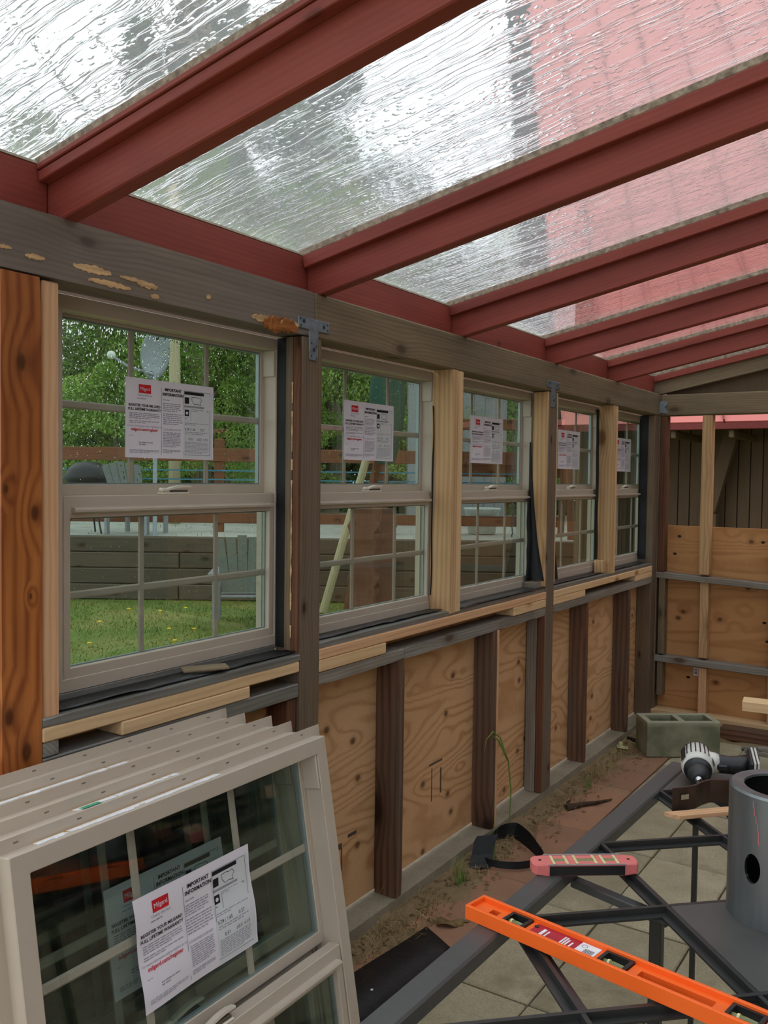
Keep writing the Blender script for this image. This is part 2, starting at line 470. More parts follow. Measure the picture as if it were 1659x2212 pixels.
def add_box(bm, x0, x1, y0, y1, z0, z1, bev=0.0, mtx=None):
    vs = [bm.verts.new(v) for v in ((x0, y0, z0), (x1, y0, z0), (x1, y1, z0), (x0, y1, z0),
                                    (x0, y0, z1), (x1, y0, z1), (x1, y1, z1), (x0, y1, z1))]
    fs = [bm.faces.new([vs[i] for i in f]) for f in ((0, 3, 2, 1), (4, 5, 6, 7), (0, 1, 5, 4), (1, 2, 6, 5), (2, 3, 7, 6), (3, 0, 4, 7))]
    if bev > 0:
        es = list({e for f in fs for e in f.edges})
        r = bmesh.ops.bevel(bm, geom=es, offset=bev, segments=1, affect='EDGES', profile=0.5)
        vs = list({v for f in r['faces'] for v in f.verts})
    if mtx is not None:
        for v in vs:
            v.co = mtx @ v.co
    return vs


def prism(bm, pts, axis, a0, a1):
    """extrude a 2D outline along an axis (0,1,2); outline gives the two other coordinates in order"""
    def mk(p, a):
        c = [p[0], p[1]]
        c.insert(axis, a)
        return bm.verts.new(c)
    A = [mk(p, a0) for p in pts]
    B = [mk(p, a1) for p in pts]
    n = len(pts)
    bm.faces.new(A)
    bm.faces.new(list(reversed(B)))
    for i in range(n):
        bm.faces.new((A[i], B[i], B[(i + 1) % n], A[(i + 1) % n]))
    return A + B


def tube(bm, pts, rads, seg=8, caps=True):
    pts = [Vector(p) for p in pts]
    if not hasattr(rads, '__len__'):
        rads = [rads] * len(pts)
    rings = []
    prev = None
    for i, p in enumerate(pts):
        d = (pts[min(i + 1, len(pts) - 1)] - pts[max(i - 1, 0)]).normalized()
        a = d.orthogonal().normalized() if prev is None else (prev - d * prev.dot(d)).normalized()
        prev = a
        b = d.cross(a)
        rings.append([bm.verts.new(p + (a * math.cos(2 * PI * k / seg) + b * math.sin(2 * PI * k / seg)) * rads[i]) for k in range(seg)])
    for r0, r1 in zip(rings, rings[1:]):
        for k in range(seg):
            bm.faces.new((r0[k], r0[(k + 1) % seg], r1[(k + 1) % seg], r1[k]))
    if caps:
        bm.faces.new(rings[0])
        bm.faces.new(list(reversed(rings[-1])))
    return rings


def lathe(bm, prof, seg=24, mtx=None):
    """profile of (radius, height) spun round local Z"""
    rings = []
    for r, h in prof:
        if r < 1e-6:
            rings.append([bm.verts.new((0, 0, h))])
        else:
            rings.append([bm.verts.new((r * math.cos(2 * PI * k / seg), r * math.sin(2 * PI * k / seg), h)) for k in range(seg)])
    for a, b in zip(rings, rings[1:]):
        for k in range(seg):
            k2 = (k + 1) % seg
            if len(a) == 1 and len(b) == 1:
                continue
            if len(a) == 1:
                bm.faces.new((a[0], b[k], b[k2]))
            elif len(b) == 1:
                bm.faces.new((a[k], a[k2], b[0]))
            else:
                bm.faces.new((a[k], a[k2], b[k2], b[k]))
    if mtx is not None:
        for ring in rings:
            for v in ring:
                v.co = mtx @ v.co


def ribbon(bm, pts, up, width, thick=0.002):
    """thin bent strip following pts, its width along up"""
    up = Vector(up).normalized()
    pts = [Vector(p) for p in pts]
    q = []
    for i, p in enumerate(pts):
        d = (pts[min(i + 1, len(pts) - 1)] - pts[max(i - 1, 0)]).normalized()
        nn = d.cross(up).normalized() * thick / 2
        w = width[i] if hasattr(width, '__len__') else width
        q.append([bm.verts.new(p + nn), bm.verts.new(p + nn + up * w), bm.verts.new(p - nn + up * w), bm.verts.new(p - nn)])
    for a, b in zip(q, q[1:]):
        for k in range(4):
            bm.faces.new((a[k], b[k], b[(k + 1) % 4], a[(k + 1) % 4]))
    bm.faces.new(q[0])
    bm.faces.new(list(reversed(q[-1])))


def empty(name, label, cat, loc=(0, 0, 0), rotz=0, group=None, rot=None):
    o = bpy.data.objects.new(name, None)
    COL.objects.link(o)
    o.empty_display_size = 0.05
    o.location = loc
    o.rotation_euler = rot if rot is not None else (0, 0, rotz)
    tag(o, label, cat, group)
    return o


def tag(o, label, cat, group=None):
    o['label'] = label
    o['category'] = cat
    if group:
        o['group'] = group
    return o


def structure(name, label=None, cat=None):
    o = bpy.data.objects.new(name, None)
    COL.objects.link(o)
    o.empty_display_size = 0.05
    o['kind'] = 'structure'
    if label:
        o['label'] = label
    if cat:
        o['category'] = cat
    return o


def lumber(name, x0, x1, y0, y1, z0, z1, mat, parent=None, bev=0.003, label=None, rough=0.0):
    """a board with its grain along local X (its longest side)"""
    d = (x1 - x0, y1 - y0, z1 - z0)
    c = ((x0 + x1) / 2, (y0 + y1) / 2, (z0 + z1) / 2)
    k = d.index(max(d))
    if k == 0:
        l, a, b, rot = d[0], d[1], d[2], (0, 0, 0)
    elif k == 1:
        l, a, b, rot = d[1], d[0], d[2], (0, 0, PI / 2)
    else:
        l, a, b, rot = d[2], d[1], d[0], (0, -PI / 2, 0)
    bm = bmesh.new()
    if rough > 0:
        n = max(4, int(l / 0.06))
        rows = []
        for i in range(n + 1):
            x = -l / 2 + l * i / n
            w = 1 - rough * abs(noise.noise((x * 5 + c[1] * 3, c[0] * 7, c[2])))
            e = rough * a * noise.noise((x * 3, c[1], 5.0))
            rows.append([bm.verts.new((x, e - a / 2 * w, -b / 2 * w)), bm.verts.new((x, e + a / 2, -b / 2)),
                         bm.verts.new((x, e + a / 2 * w, b / 2 * w)), bm.verts.new((x, e - a / 2, b / 2))])
        for r0, r1 in zip(rows, rows[1:]):
            for q in range(4):
                bm.faces.new((r0[q], r1[q], r1[(q + 1) % 4], r0[(q + 1) % 4]))
        bm.faces.new(rows[0])
        bm.faces.new(list(reversed(rows[-1])))
        es = [e for e in bm.edges if abs(e.verts[0].co.x - e.verts[1].co.x) > 1e-6]
        bmesh.ops.bevel(bm, geom=es, offset=bev, segments=1, affect='EDGES')
    else:
        add_box(bm, -l / 2, l / 2, -a / 2, a / 2, -b / 2, b / 2, min(bev, min(a, b) * 0.3))
    o = finish(name, bm, mat, parent, c, rot)
    if label:
        o['label'] = label
    return o


def copy_tree(o, parent=None):
    c = o.copy()
    COL.objects.link(c)
    if parent is not None:
        c.parent = parent
        c.matrix_parent_inverse = o.matrix_parent_inverse.copy()
    for ch in list(o.children):
        copy_tree(ch, c)
    return c


def yard(d, s, z=0.0):
    """the garden beyond the windows is laid out along lines turned 33 degrees from the wall"""
    return Vector((1.6 - 0.5466 * d + 0.8374 * s, 0.8374 * d + 0.5466 * s, z))


YR = -YAW + PI / 2      # unused helper heading

# ------------------------------------------------------------------ left wall
wl = structure('wall_left', 'left timber frame wall of posts, studs, sills and plywood under the row of windows', 'wall')
# posts
lumber('post', -.092, 0, 1.065, 1.157, -.075, 1.83, M['orange_post'], wl, .004, 'wet orange-brown fir post with knots at the left edge', .02)
lumber('post', -.09, 0, 2.015, 2.107, -.015, 1.83, M['post_brown'], wl, .004, 'grey-brown weathered post left of the second window', .02)
lumber('post', -.09, 0, 3.815, 3.909, -.015, 1.83, M['post_brown'], wl, .004, 'grey-brown weathered post between third and fourth window')
lumber('post', -.09, 0, 5.45, 5.54, -.015, 1.83, M['post_brown'], wl, .004, 'weathered corner post where the two walls meet')
# beams on top
bmA = lumber('beam', -.09, 0, -.3, 2.068, 1.834, 1.963, M['beam_grey'], wl, .006, 'grey weathered top beam with splintered lower edge', .03)
bmB = lumber('beam', -.09, 0, 2.074, 5.54, 1.832, 1.963, M['weathered'], wl, .005, 'brown weathered top beam over windows two to five')


def splinter(y0, y1, z0, z1, mat, seed, nm='split_wood', out=.004):
    rr = random.Random(seed)
    bm = bmesh.new()
    n = 16
    top, bot = [], []
    for i in range(n):
        t = i / (n - 1)
        y = y0 + (y1 - y0) * t
        zc = (z0 + z1) / 2 + (z1 - z0) * .12 * rr.uniform(-1, 1)
        h = (z1 - z0) / 2 * (math.sin(PI * (0.05 + .9 * t)) ** .6) * rr.uniform(.75, 1)
        top.append((y, zc + h))
        bot.append((y, zc - h))
    ring = top + bot[::-1]
    vs = [bm.verts.new((.0006 + out * .5 * (1 + noise.noise((p[0] * 9, p[1] * 60, seed))) * (.3 if k_ >= n else 1), p[0], p[1])) for k_, p in enumerate(ring)]
    bk = [bm.verts.new((-.003, p[0], p[1])) for p in ring]
    m = len(ring)
    for i in range(n - 1):
        bm.faces.new((vs[i], vs[i + 1], vs[m - 2 - i], vs[m - 1 - i]))
    for i in range(m):
        bm.faces.new((vs[i], bk[i], bk[(i + 1) % m], vs[(i + 1) % m]))
    bm.transform(Matrix.Rotation(0, 4, 'X'))
    me = bpy.data.meshes.new(nm)
    bmesh.ops.recalc_face_normals(bm, faces=bm.faces)
    bm.to_mesh(me)
    bm.free()
    o = link(nm, me, mat)
    o.parent = wl
    return o


for i, (y0, y1, z0, z1) in enumerate(((1.235, 1.335, 1.862, 1.88), (1.275, 1.39, 1.842, 1.856), (1.36, 1.44, 1.866, 1.876), (1.12, 1.165, 1.862, 1.874),
                                      (1.05, 1.09, 1.87, 1.878), (1.41, 1.47, 1.858, 1.874), (1.45, 1.475, 1.838, 1.85), (1.63, 1.645, 1.868, 1.88))):
    splinter(y0, y1, z0, z1, M['splinter'], i)
o = splinter(1.845, 1.985, 1.822, 1.868, M['rot'], 40, out=.012)
o['label'] = 'rotted orange-brown split in the beam edge beside the tie plate'
splinter(1.91, 1.99, 1.838, 1.868, M['splinter'], 41, out=.013)
splinter(1.80, 1.87, 1.842, 1.862, M['splinter'], 42, out=.008)

# tie plates
def tie_plate(y, z_top):
    bm = bmesh.new()
    w, h, st, L = .074, .031, .019, .118
    pts = [(-w, 0), (w, 0), (w, -h), (st, -h), (st, -L), (-st, -L), (-st, -h), (-w, -h)]
    prism(bm, [(y + a, z_top + b) for a, b in pts], 0, 0.0005, .005)
    bmesh.ops.bevel(bm, geom=[e for e in bm.edges], offset=.0015, segments=1, affect='EDGES')
    o = finish('tie_plate', bm, M['galv'], wl)
    o['label'] = 'T-shaped galvanised tie plate screwed over the beam joint and post at y %s' % ('one' if y < 3 else 'two')
    for a, b, r in ((-.048, -.012, .006), (.046, -.017, .006), (0, -.088, .006), (-.064, -.007, .003), (-.062, -.025, .003), (.063, -.008, .003),
                    (.064, -.024, .003), (-.012, -.07, .003), (.011, -.078, .003), (-.012, -.107, .003), (.012, -.112, .003)):
        b2 = bmesh.new()
        lathe(b2, [(0, .0005), (r, .0005), (r, -.004), (0, -.004)], 10, Matrix.Translation((.0052, y + a, z_top + b)) @ Matrix.Rotation(PI / 2, 4, 'Y'))
        finish('screw', b2, M['galv_dark'], o)
    return o


t1 = tie_plate(2.063, 1.884)
t1['label'] = 'nearest T-shaped galvanised tie plate, over the first beam joint'
t2 = tie_plate(3.85, 1.878)
t2['label'] = 'further T-shaped galvanised tie plate, on the beam above the middle post'
bm = bmesh.new()
pr_ = [(5.515, 1.91), (5.545, 1.915), (5.545, 1.848), (5.522, 1.85), (5.53, 1.88)]
prism(bm, pr_, 0, .0005, .004)
prism(bm, [(.0, 1.915), (.05, 1.918), (.048, 1.898), (.03, 1.884), (.05, 1.852), (.048, 1.842), (.0, 1.848)], 1, 5.533, 5.5395)
o = finish('tie_plate', bm, M['galv'], wl)
o['label'] = 'galvanised corner tie plate bent round the back corner'

lumber('corner_block', -.09, .0055, 5.541, 5.625, -.015, 1.958, M['post_brown'], wl, .002)
# studs beside the windows
lumber('stud', -.088, -.006, 1.164, 1.205, .905, 1.828, M['new_pink'], wl, .003, 'pale new stud beside the orange post')
lumber('stud', -.088, 0, 2.909, 2.949, .925, 1.832, M['tan_stud'], wl, .004, 'tan double stud between second and third window', .03)
lumber('stud', -.088, -.001, 2.950, 2.993, .925, 1.832, M['new_pine'], wl, .004, None)
lumber('stud', -.088, 0, 4.700, 4.736, .925, 1.832, M['tan_stud'], wl, .004, 'tan double stud between fourth and fifth window', .03)
lumber('stud', -.088, -.001, 4.737, 4.772, .925, 1.832, M['new_pine'], wl, .004, None)
# thin boards packed on the near sides of the posts
lumber('furring_strip', -.052, -.028, 2.006, 2.0145, .925, 1.829, M['post_brown'], wl, .001, 'thin tan-grey strip on the side of the near post')
lumber('furring_strip', -.0265, -.003, 2.008, 2.0145, .925, 1.829, M['redwood'], wl, .001, 'thin red-brown strip with torn edge on the near post')
lumber('furring_strip', -.072, -.002, 3.802, 3.8145, .94, 1.829, M['tan_stud'], wl, .002, 'tan strip with dark stains on the side of the middle post')
lumber('furring_strip', -.06, -.001, 3.9095, 3.918, .95, 1.83, M['new_pine'], wl, .002, None)
lumber('furring_strip', -.085, -.036, 3.802, 3.8145, -.015, .806, M['grey_old'], wl, .002)
lumber('furring_strip', -.034, -.001, 3.804, 3.8145, -.015, .806, M['redwood'], wl, .002)
bm = bmesh.new()
rr = random.Random(77)
zz = 1.70
prev = None
while zz > .95:
    w_ = rr.uniform(.0008, .0035)
    cur = (bm.verts.new((-.0275 - w_, 2.0055, zz)), bm.verts.new((-.0275 + w_, 2.0055, zz)))
    if prev and rr.random() > .12:
        bm.faces.new((prev[0], prev[1], cur[1], cur[0]))
    prev = cur
    zz -= rr.uniform(.012, .035)
finish('torn_edge', bm, M['splinter'], wl)

# sill build-up
lumber('sill_board', -.088, .004, 1.158, 2.013, .898, .917, M['wet_sill'], wl, .004, 'wet dark board under the nearest window', .02)
lumber('sill_board', -.086, .003, 1.158, 2.012, .866, .8975, M['new_pine'], wl, .003, 'pale board under the wet sill of the nearest window')
lumber('spacer_block', -.086, .004, 1.365, 1.80, .833, .8655, M['new_pine'], wl, .003, 'pale packing board above the window stack')
lumber('spacer_block', -.086, 0, 1.16, 1.20, .833, .8655, M['grey_old'], wl, .003)
lumber('rail', -.089, 0, 1.158, 2.014, .792, .832, M['wet_sill'], wl, .003, 'dark old rail behind the window stack')
for (a, b, t) in ((2.108, 2.915, .919), (2.918, 3.814, .914)):
    lumber('sill_board', -.088, -.004, a, b, .917, .934, M['wet_sill'], wl, .003, None, .02)
lumber('sill_board', -.088, -.004, 3.91, 5.449, .912, .928, M['wet_sill'], wl, .003, None, .02)
lumber('sill_board', -.086, .003, 2.108, 3.814, .884, .9165, M['new_pink'], wl, .003, 'long pale board under windows two and three')
lumber('sill_board', -.086, .003, 3.91, 5.449, .878, .9115, M['new_pine'], wl, .003, 'long pale board under windows four and five')
lumber('spacer_block', -.086, .003, 2.108, 2.472, .847, .8835, M['new_pine'], wl, .003)
lumber('spacer_block', -.086, .003, 3.47, 3.813, .847, .8835, M['new_pine'], wl, .003)
lumber('spacer_block', -.086, .003, 3.911, 4.315, .845, .8775, M['new_pine'], wl, .003)
lumber('spacer_block', -.086, .003, 5.13, 5.449, .845, .8775, M['new_pine'], wl, .003)
for a, b in ((2.108, 2.59), (2.592, 3.328), (3.33, 3.68), (3.682, 3.814), (3.91, 4.62), (4.622, 5.449)):
    lumber('rail', -.089, 0, a, b, .808, .845, M['grey_old'], wl, .004, None, .03)
for a, b in ((1.16, 2.012), (2.11, 3.81), (3.912, 5.448)):
    lumber('sill_board', -.120, -.0892, a, b, .875, .9345, M['wet_sill'], wl, .002)
# studs of the lower wall
for a, b in ((2.554, 2.594), (3.285, 3.318), (4.345, 4.376), (5.02, 5.056)):
    lumber('stud', -.089, 0, a, b, -.015, .808, M['old_stud'], wl, .004, None, .02)
lumber('stud', -.089, .0, 3.3185, 3.338, -.015, .806, M['new_pink'], wl, .002, 'thin pale strip nailed to a dark lower stud')
lumber('stud', -.089, 0, 1.30, 1.34, -.015, .79, M['old_stud'], wl, .003)
lumber('stud', -.089, -.01, 1.975, 2.014, -.015, .79, M['redwood'], wl, .003)
lumber('stud', -.089, 0, 1.6, 1.64, -.015, .79, M['old_stud'], wl, .003)
# plywood outside the studs
for a, b in ((.2, 1.72), (1.722, 3.30), (3.302, 4.36), (4.362, 5.70)):
    bm = bmesh.new()
    add_box(bm, -.006, .006, -(b - a) / 2, (b - a) / 2, -.44, .44, .001)
    finish('plywood_panel', bm, M['ply_left'], wl, (-.097, (a + b) / 2, .435))
# stencil marks on the plywood (dark mill stamps)
for i, (y, z, w, h) in enumerate(((2.21, .20, .12, .012), (2.34, .215, .04, .02), (2.30, .17, .006, .10), (2.36, .17, .006, .08), (2.42, .235, .05, .012),
                                  (2.98, .33, .10, .008), (2.95, .25, .006, .13), (3.02, .25, .01, .1))):
    bm = bmesh.new()
    add_box(bm, -.0912, -.0902, y - w / 2, y + w / 2, z - h / 2, z + h / 2)
    finish('mill_stamp', bm, M['old_timber'], wl)
# sill plate and footing
lumber('sill_plate', -.11, .0, .2, 5.54, -.075, -.016, M['curb'], wl, .006, 'weathered bottom plate along the foot of the left wall', .02)

# black felt and membrane strips
def felt_strip(y0, y1, z0, z1, x0, bulge, label, seed, mat='felt', n=14, tail=None):
    rr = random.Random(seed)
    bm = bmesh.new()
    rows = []
    for i in range(n + 1):
        t = i / n
        z = z1 + (z0 - z1) * t
        e = noise.noise((seed * 3.1, t * 4, 0)) * bulge * .5
        ya = y0 + e * .4
        yb = y1 + e + (tail or 0) * max(0, t - .6) / .4
        xx = x0 + abs(noise.noise((seed, t * 3, 2))) * bulge * .5
        rows.append([(xx, ya, z), (xx + bulge * .4 * math.sin(PI * t), (ya + yb) / 2, z), (xx + bulge * .3 * t, yb, z)])
    vf = [[bm.verts.new(p) for p in r] for r in rows]
    vb = [[bm.verts.new((p[0] - .0015, p[1], p[2])) for p in r] for r in rows]
    for a, b, c, d in zip(vf, vf[1:], vb, vb[1:]):
        for k in range(2):
            bm.faces.new((a[k], a[k + 1], b[k + 1], b[k]))
            bm.faces.new((c[k], d[k], d[k + 1], c[k + 1]))
        bm.faces.new((a[0], b[0], d[0], c[0]))
        bm.faces.new((a[2], c[2], d[2], b[2]))
    bm.faces.new((vf[0][0], vb[0][0], vb[0][1], vf[0][1]))
    o = finish('felt_strip', bm, M[mat], wl, smooth=True)
    o['label'] = label
    return o


felt_strip(2.043, 2.0125, .93, 1.826, -.089, .006, 'black felt strip between the nearest window and the near post', 1)
felt_strip(2.902, 2.946, .99, 1.70, -.082, .016, 'black felt strip left of the tan double stud', 2)
felt_strip(3.765, 3.80, .965, 1.35, -.078, .03, 'black felt flap bulging beside the middle post', 3, tail=.09)
felt_strip(3.921, 3.965, .955, 1.33, -.03, .02, 'small black felt flap right of the middle post', 4, tail=.05)
felt_strip(4.655, 4.698, 1.0, 1.81, -.08, .012, 'black felt strip left of the far double stud', 5)
felt_strip(5.635, 5.44, .965, 1.81, -.089, .006, 'wide black felt strip by the back corner post', 6)
for (y, x0, x1, z0, z1, lab) in ((2.0115, -.089, -.053, .93, 1.828, 'black felt on the side face of the near post'),
                                 (5.4475, -.089, -.040, .95, 1.828, 'black felt on the side face of the corner post')):
    bm = bmesh.new()
    add_box(bm, x0, x1, y, y + .0025, z0, z1)
    o = finish('felt_strip', bm, M['felt'], wl)
    o['label'] = lab
bm = bmesh.new()
prof = [(1.60, -.088, -.080), (1.45, -.088, -.072), (1.30, -.088, -.058), (1.15, -.088, -.040), (1.05, -.088, -.022), (.968, -.088, -.004)]
fr, bk = [], []
for z, xa, xb in prof:
    r_ = [(xa, 3.800), ((xa + xb) / 2, 3.796 - .012 * (xb - xa) / .08), (xb, 3.799)]
    fr.append([bm.verts.new((p[0], p[1], z)) for p in r_])
    bk.append([bm.verts.new((p[0], p[1] + .0015, z)) for p in r_])
for a, b, c, d in zip(fr, fr[1:], bk, bk[1:]):
    for k_ in range(2):
        bm.faces.new((a[k_], a[k_ + 1], b[k_ + 1], b[k_]))
        bm.faces.new((c[k_], d[k_], d[k_ + 1], c[k_ + 1]))
    bm.faces.new((a[2], c[2], d[2], b[2]))
o = finish('felt_strip', bm, M['felt'], wl, smooth=True)
o['label'] = 'black felt tongue hanging over the lower side of the middle post'
# end blocks under the flaps
lumber('spacer_block', -.086, -.02, 3.75, 3.8015, .935, .962, M['grey_old'], wl, .002)
lumber('spacer_block', -.08, -.03, 4.66, 4.698, .929, .998, M['tan_stud'], wl, .002)


def membrane(y0, y1, z, label, seed, front=-.012):
    bm = bmesh.new()
    nx, ny = 4, 16
    g = []
    for j in range(ny + 1):
        row = []
        for i in range(nx + 1):
            x = -.088 + (front + .088) * i / nx
            y = y0 + (y1 - y0) * j / ny
            h = .004 + abs(noise.noise((x * 30, y * 9 + seed, seed))) * .012 * (i / nx)
            row.append(bm.verts.new((x + noise.noise((y * 6, seed, 1)) * .006 * i / nx, y, z + h)))
        g.append(row)
    for a, b in zip(g, g[1:]):
        for k in range(nx):
            bm.faces.new((a[k], a[k + 1], b[k + 1], b[k]))
    o = finish('sill_membrane', bm, M['membrane'], wl, smooth=True)
    m = o.modifiers.new('thick', 'SOLIDIFY')
    m.thickness = .0015
    o['label'] = label


membrane(1.205, 2.01, .917, 'black membrane under the nearest window', 1)
membrane(2.108, 2.9, .934, 'black membrane under the second window', 2, -.03)
membrane(3.0, 3.81, .934, 'rumpled black membrane under the third window', 3, .002)
membrane(3.915, 4.69, .928, 'black membrane under the fourth window', 4, -.03)
membrane(4.78, 5.42, .928, 'black membrane under the fifth window', 5, -.03)

# ------------------------------------------------------------------ windows
WW, WH = .797, .893


def ring(bm, y0, y1, z0, z1, wl_, wr_, wb_, wt_, x0, x1, bev=0.0015):
    """mitred rectangular frame, x0 back and x1 front"""
    O = [(y0, z0), (y1, z0), (y1, z1), (y0, z1)]
    I = [(y0 + wl_, z0 + wb_), (y1 - wr_, z0 + wb_), (y1 - wr_, z1 - wt_), (y0 + wl_, z1 - wt_)]
    n0 = len(bm.faces)
    vo0 = [bm.verts.new((x0, *p)) for p in O]
    vo1 = [bm.verts.new((x1, *p)) for p in O]
    vi0 = [bm.verts.new((x0, *p)) for p in I]
    vi1 = [bm.verts.new((x1, *p)) for p in I]
    fs = []
    for k in range(4):
        j = (k + 1) % 4
        fs.append(bm.faces.new((vo1[k], vo1[j], vi1[j], vi1[k])))
        fs.append(bm.faces.new((vo0[k], vi0[k], vi0[j], vo0[j])))
        fs.append(bm.faces.new((vo0[k], vo0[j], vo1[j], vo1[k])))
        fs.append(bm.faces.new((vi0[k], vi1[k], vi1[j], vi0[j])))
    if bev:
        es = [e for f in fs for e in f.edges if len(e.link_faces) == 2 and
              abs(e.link_faces[0].normal.dot(e.link_faces[1].normal)) < .5]
        bmesh.ops.bevel(bm, geom=list(set(es)), offset=bev, segments=1, affect='EDGES')


def window_meshes():
    ms = {}

    def keep(key, bm, mat):
        me = bpy.data.meshes.new(key)
        for f in bm.faces:
            f.normal_update()
        bmesh.ops.recalc_face_normals(bm, faces=bm.faces)
        bm.to_mesh(me)
        bm.free()
        me.materials.append(mat)
        ms[key] = me
    bm = bmesh.new()
    ring(bm, 0, WW, 0, WH, .034, .034, .03, .034, -.066, 0)
    ring(bm, .0345, WW - .0345, .0305, WH - .0345, .006, .006, .004, .006, -.064, -.0445, 0)
    ring(bm, .0345, WW - .0345, .0305, .445, .004, .004, .004, .001, -.03, -.006, 0)
    keep('frame', bm, M['vinyl'])
    bm = bmesh.new()
    ring(bm, -.021, WW + .021, -.021, WH + .021, .022, .022, .022, .022, -.0335, -.0315, 0)
    keep('nailing_fin', bm, M['vinyl'])
    for k in range(6):
        pass
    bm = bmesh.new()
    ring(bm, .038, WW - .038, .444, WH - .0365, .010, .010, .026, .004, -.062, -.046)
    keep('upper_sash', bm, M['vinyl'])
    bm = bmesh.new()
    ring(bm, .0365, WW - .0365, .012, .4445, .019, .019, .041, .050, -.026, -.002)
    keep('lower_sash', bm, M['vinyl'])
    bm = bmesh.new()
    prism(bm, [(-.002, .404), (.012, .408), (.013, .413), (.011, .417), (-.002, .419)], 1, .058, WW - .052)
    for f in bm.faces:
        for v in f.verts:
            pass
    keep('lift_rail', bm, M['vinyl'])
    bm = bmesh.new()
    ring(bm, .0475, WW - .0475, .4695, WH - .0402, .006, .006, .004, .004, -.0605, -.049, 0)
    keep('upper_spacer', bm, M['spacer'])
    bm = bmesh.new()
    ring(bm, .055, WW - .055, .052, .395, .005, .005, .004, .004, -.024, -.0165, 0)
    keep('lower_spacer', bm, M['spacer'])
    for key, z0, z1, x, a in (('upper_pane', .468, WH - .0398, -.0505, .0472), ('lower_pane', .0525, .3945, -.0125, .0552)):
        bm = bmesh.new()
        add_box(bm, x - .003, x, a, WW - a, z0, z1)
        keep(key, bm, M['glass'])
        bm = bmesh.new()
        add_box(bm, x - .0135, x - .0105, a, WW - a, z0, z1)
        keep(key + '_outer', bm, M['glass_outer'])
    for key, z0, z1, x, yc in (('upper_bar', .4695, WH - .0402, -.056, (.275, .537)), ('lower_bar', .0525, .3945, -.021, (.278, .540))):
        for i, y in enumerate(yc):
            bm = bmesh.new()
            prism(bm, [(x - .003, y - .006), (x, y - .0095), (x + .003, y - .006), (x + .003, y + .006), (x, y + .0095), (x - .003, y + .006)], 2, z0, z1)
            keep(key + str(i), bm, M['vinyl_grid'])
        zc = .655 if key == 'upper_bar' else .216
        bm = bmesh.new()
        a = .049 if key == 'upper_bar' else .057
        prism(bm, [(x - .0028, zc - .006), (x, zc - .0095), (x + .0028, zc - .006), (x + .0028, zc + .006), (x, zc + .0095), (x - .0028, zc + .006)], 1, a, WW - a)
        keep(key + 'h', bm, M['vinyl_grid'])
    # sash lock: base, cam lever
    bm = bmesh.new()
    yc = .38
    add_box(bm, -.022, -.002, yc - .05, yc + .045, .4445, .4505, .002)
    add_box(bm, -.020, -.004, yc - .05, yc - .026, .4505, .462, .004)
    keep('sash_lock', bm, M['latch'])
    bm = bmesh.new()
    pts = []
    for t in range(7):
        u = t / 6
        pts.append((yc - .03 + .085 * u, .459 + .010 * math.sin(u * 2.2)))
    low = [(p[0], p[1] - .006) for p in reversed(pts)]
    prism(bm, pts + low, 0, -.019, -.005)
    bmesh.ops.bevel(bm, geom=list(bm.edges), offset=.0015, segments=1, affect='EDGES')
    keep('lock_lever', bm, M['latch'])
    bm = bmesh.new()
    add_box(bm, -.017, -.006, yc - .012, yc + .042, .4505, .457, .001)
    keep('lock_keeper', bm, M['latch_dark'])
    bm = bmesh.new()
    add_box(bm, -.045, -.002, WW - .0405, WW - .0345, WH - .11, WH - .0345, .002)
    keep('jamb_stop', bm, M['vinyl'])
    return ms


WM = window_meshes()


def make_window(root):
    fr = link('frame', WM['frame'], None, root)
    link('nailing_fin', WM['nailing_fin'], None, root)
    link('jamb_stop', WM['jamb_stop'], None, root)
    for s in ('upper', 'lower'):
        sash = link(s + '_sash', WM[s + '_sash'], None, root)
        link('glass_spacer', WM[s + '_spacer'], None, sash)
        link('pane', WM[s + '_pane'], None, sash)
        link('pane', WM[s + '_pane_outer'], None, sash)
        for k in ('0', '1', 'h'):
            link('grille_bar', WM[s + '_bar' + k], None, sash)
        if s == 'lower':
            link('lift_rail', WM['lift_rail'], None, sash)
    lk = link('sash_lock', WM['sash_lock'], None, root)
    link('lock_lever', WM['lock_lever'], None, lk)
    link('lock_keeper', WM['lock_keeper'], None, lk)
    return root


RIGHT = [2.04, 2.948, 3.856, 4.78, 5.635]
ORD = ['nearest', 'second', 'third', 'fourth', 'fifth and furthest']


def raindrops(win, n, seed, lower):
    rr = random.Random(seed)
    bm = bmesh.new()

    def drop(y, z, r, ln, x):
        k = 6
        ringv = [bm.verts.new((x, y + r * math.cos(2 * PI * i / k), z + ln * math.sin(2 * PI * i / k))) for i in range(k)]
        top = bm.verts.new((x - r * .8, y, z - ln * .2))
        for i in range(k):
            bm.faces.new((ringv[i], top, ringv[(i + 1) % k]))
        bm.faces.new(ringv)
    for _ in range(n):
        y = rr.uniform(.07, WW - .07)
        z = .475 + .37 * rr.random() ** .75
        r = rr.uniform(.0007, .0019)
        drop(y, z, r, r * rr.uniform(1.4, 3.6), -.0641)
    for i in range(int(n * .12)):
        drop(rr.uniform(.07, WW - .07), WH - .045 - rr.random() * .008, rr.uniform(.0014, .0026), .004, -.0641)
    for i in range(int(n * .3 * lower)):
        drop(rr.uniform(.06, WW - .06), rr.uniform(.06, .39), .0008, rr.uniform(.001, .006), -.0261)
    o = finish('raindrops', bm, M['drop'], win)
    o['kind'] = 'stuff'
    return o


for i, yr in enumerate(RIGHT):
    w = structure('window_%d' % (i + 1), '%s tan single-hung grid window set in the left wall' % ORD[i], 'window')
    w.location = (-.0895, yr - WW, .935)
    make_window(w)
    raindrops(w, (900, 450, 250, 100, 60)[i], 10 + i, (1, 1, .6, .3, .2)[i])

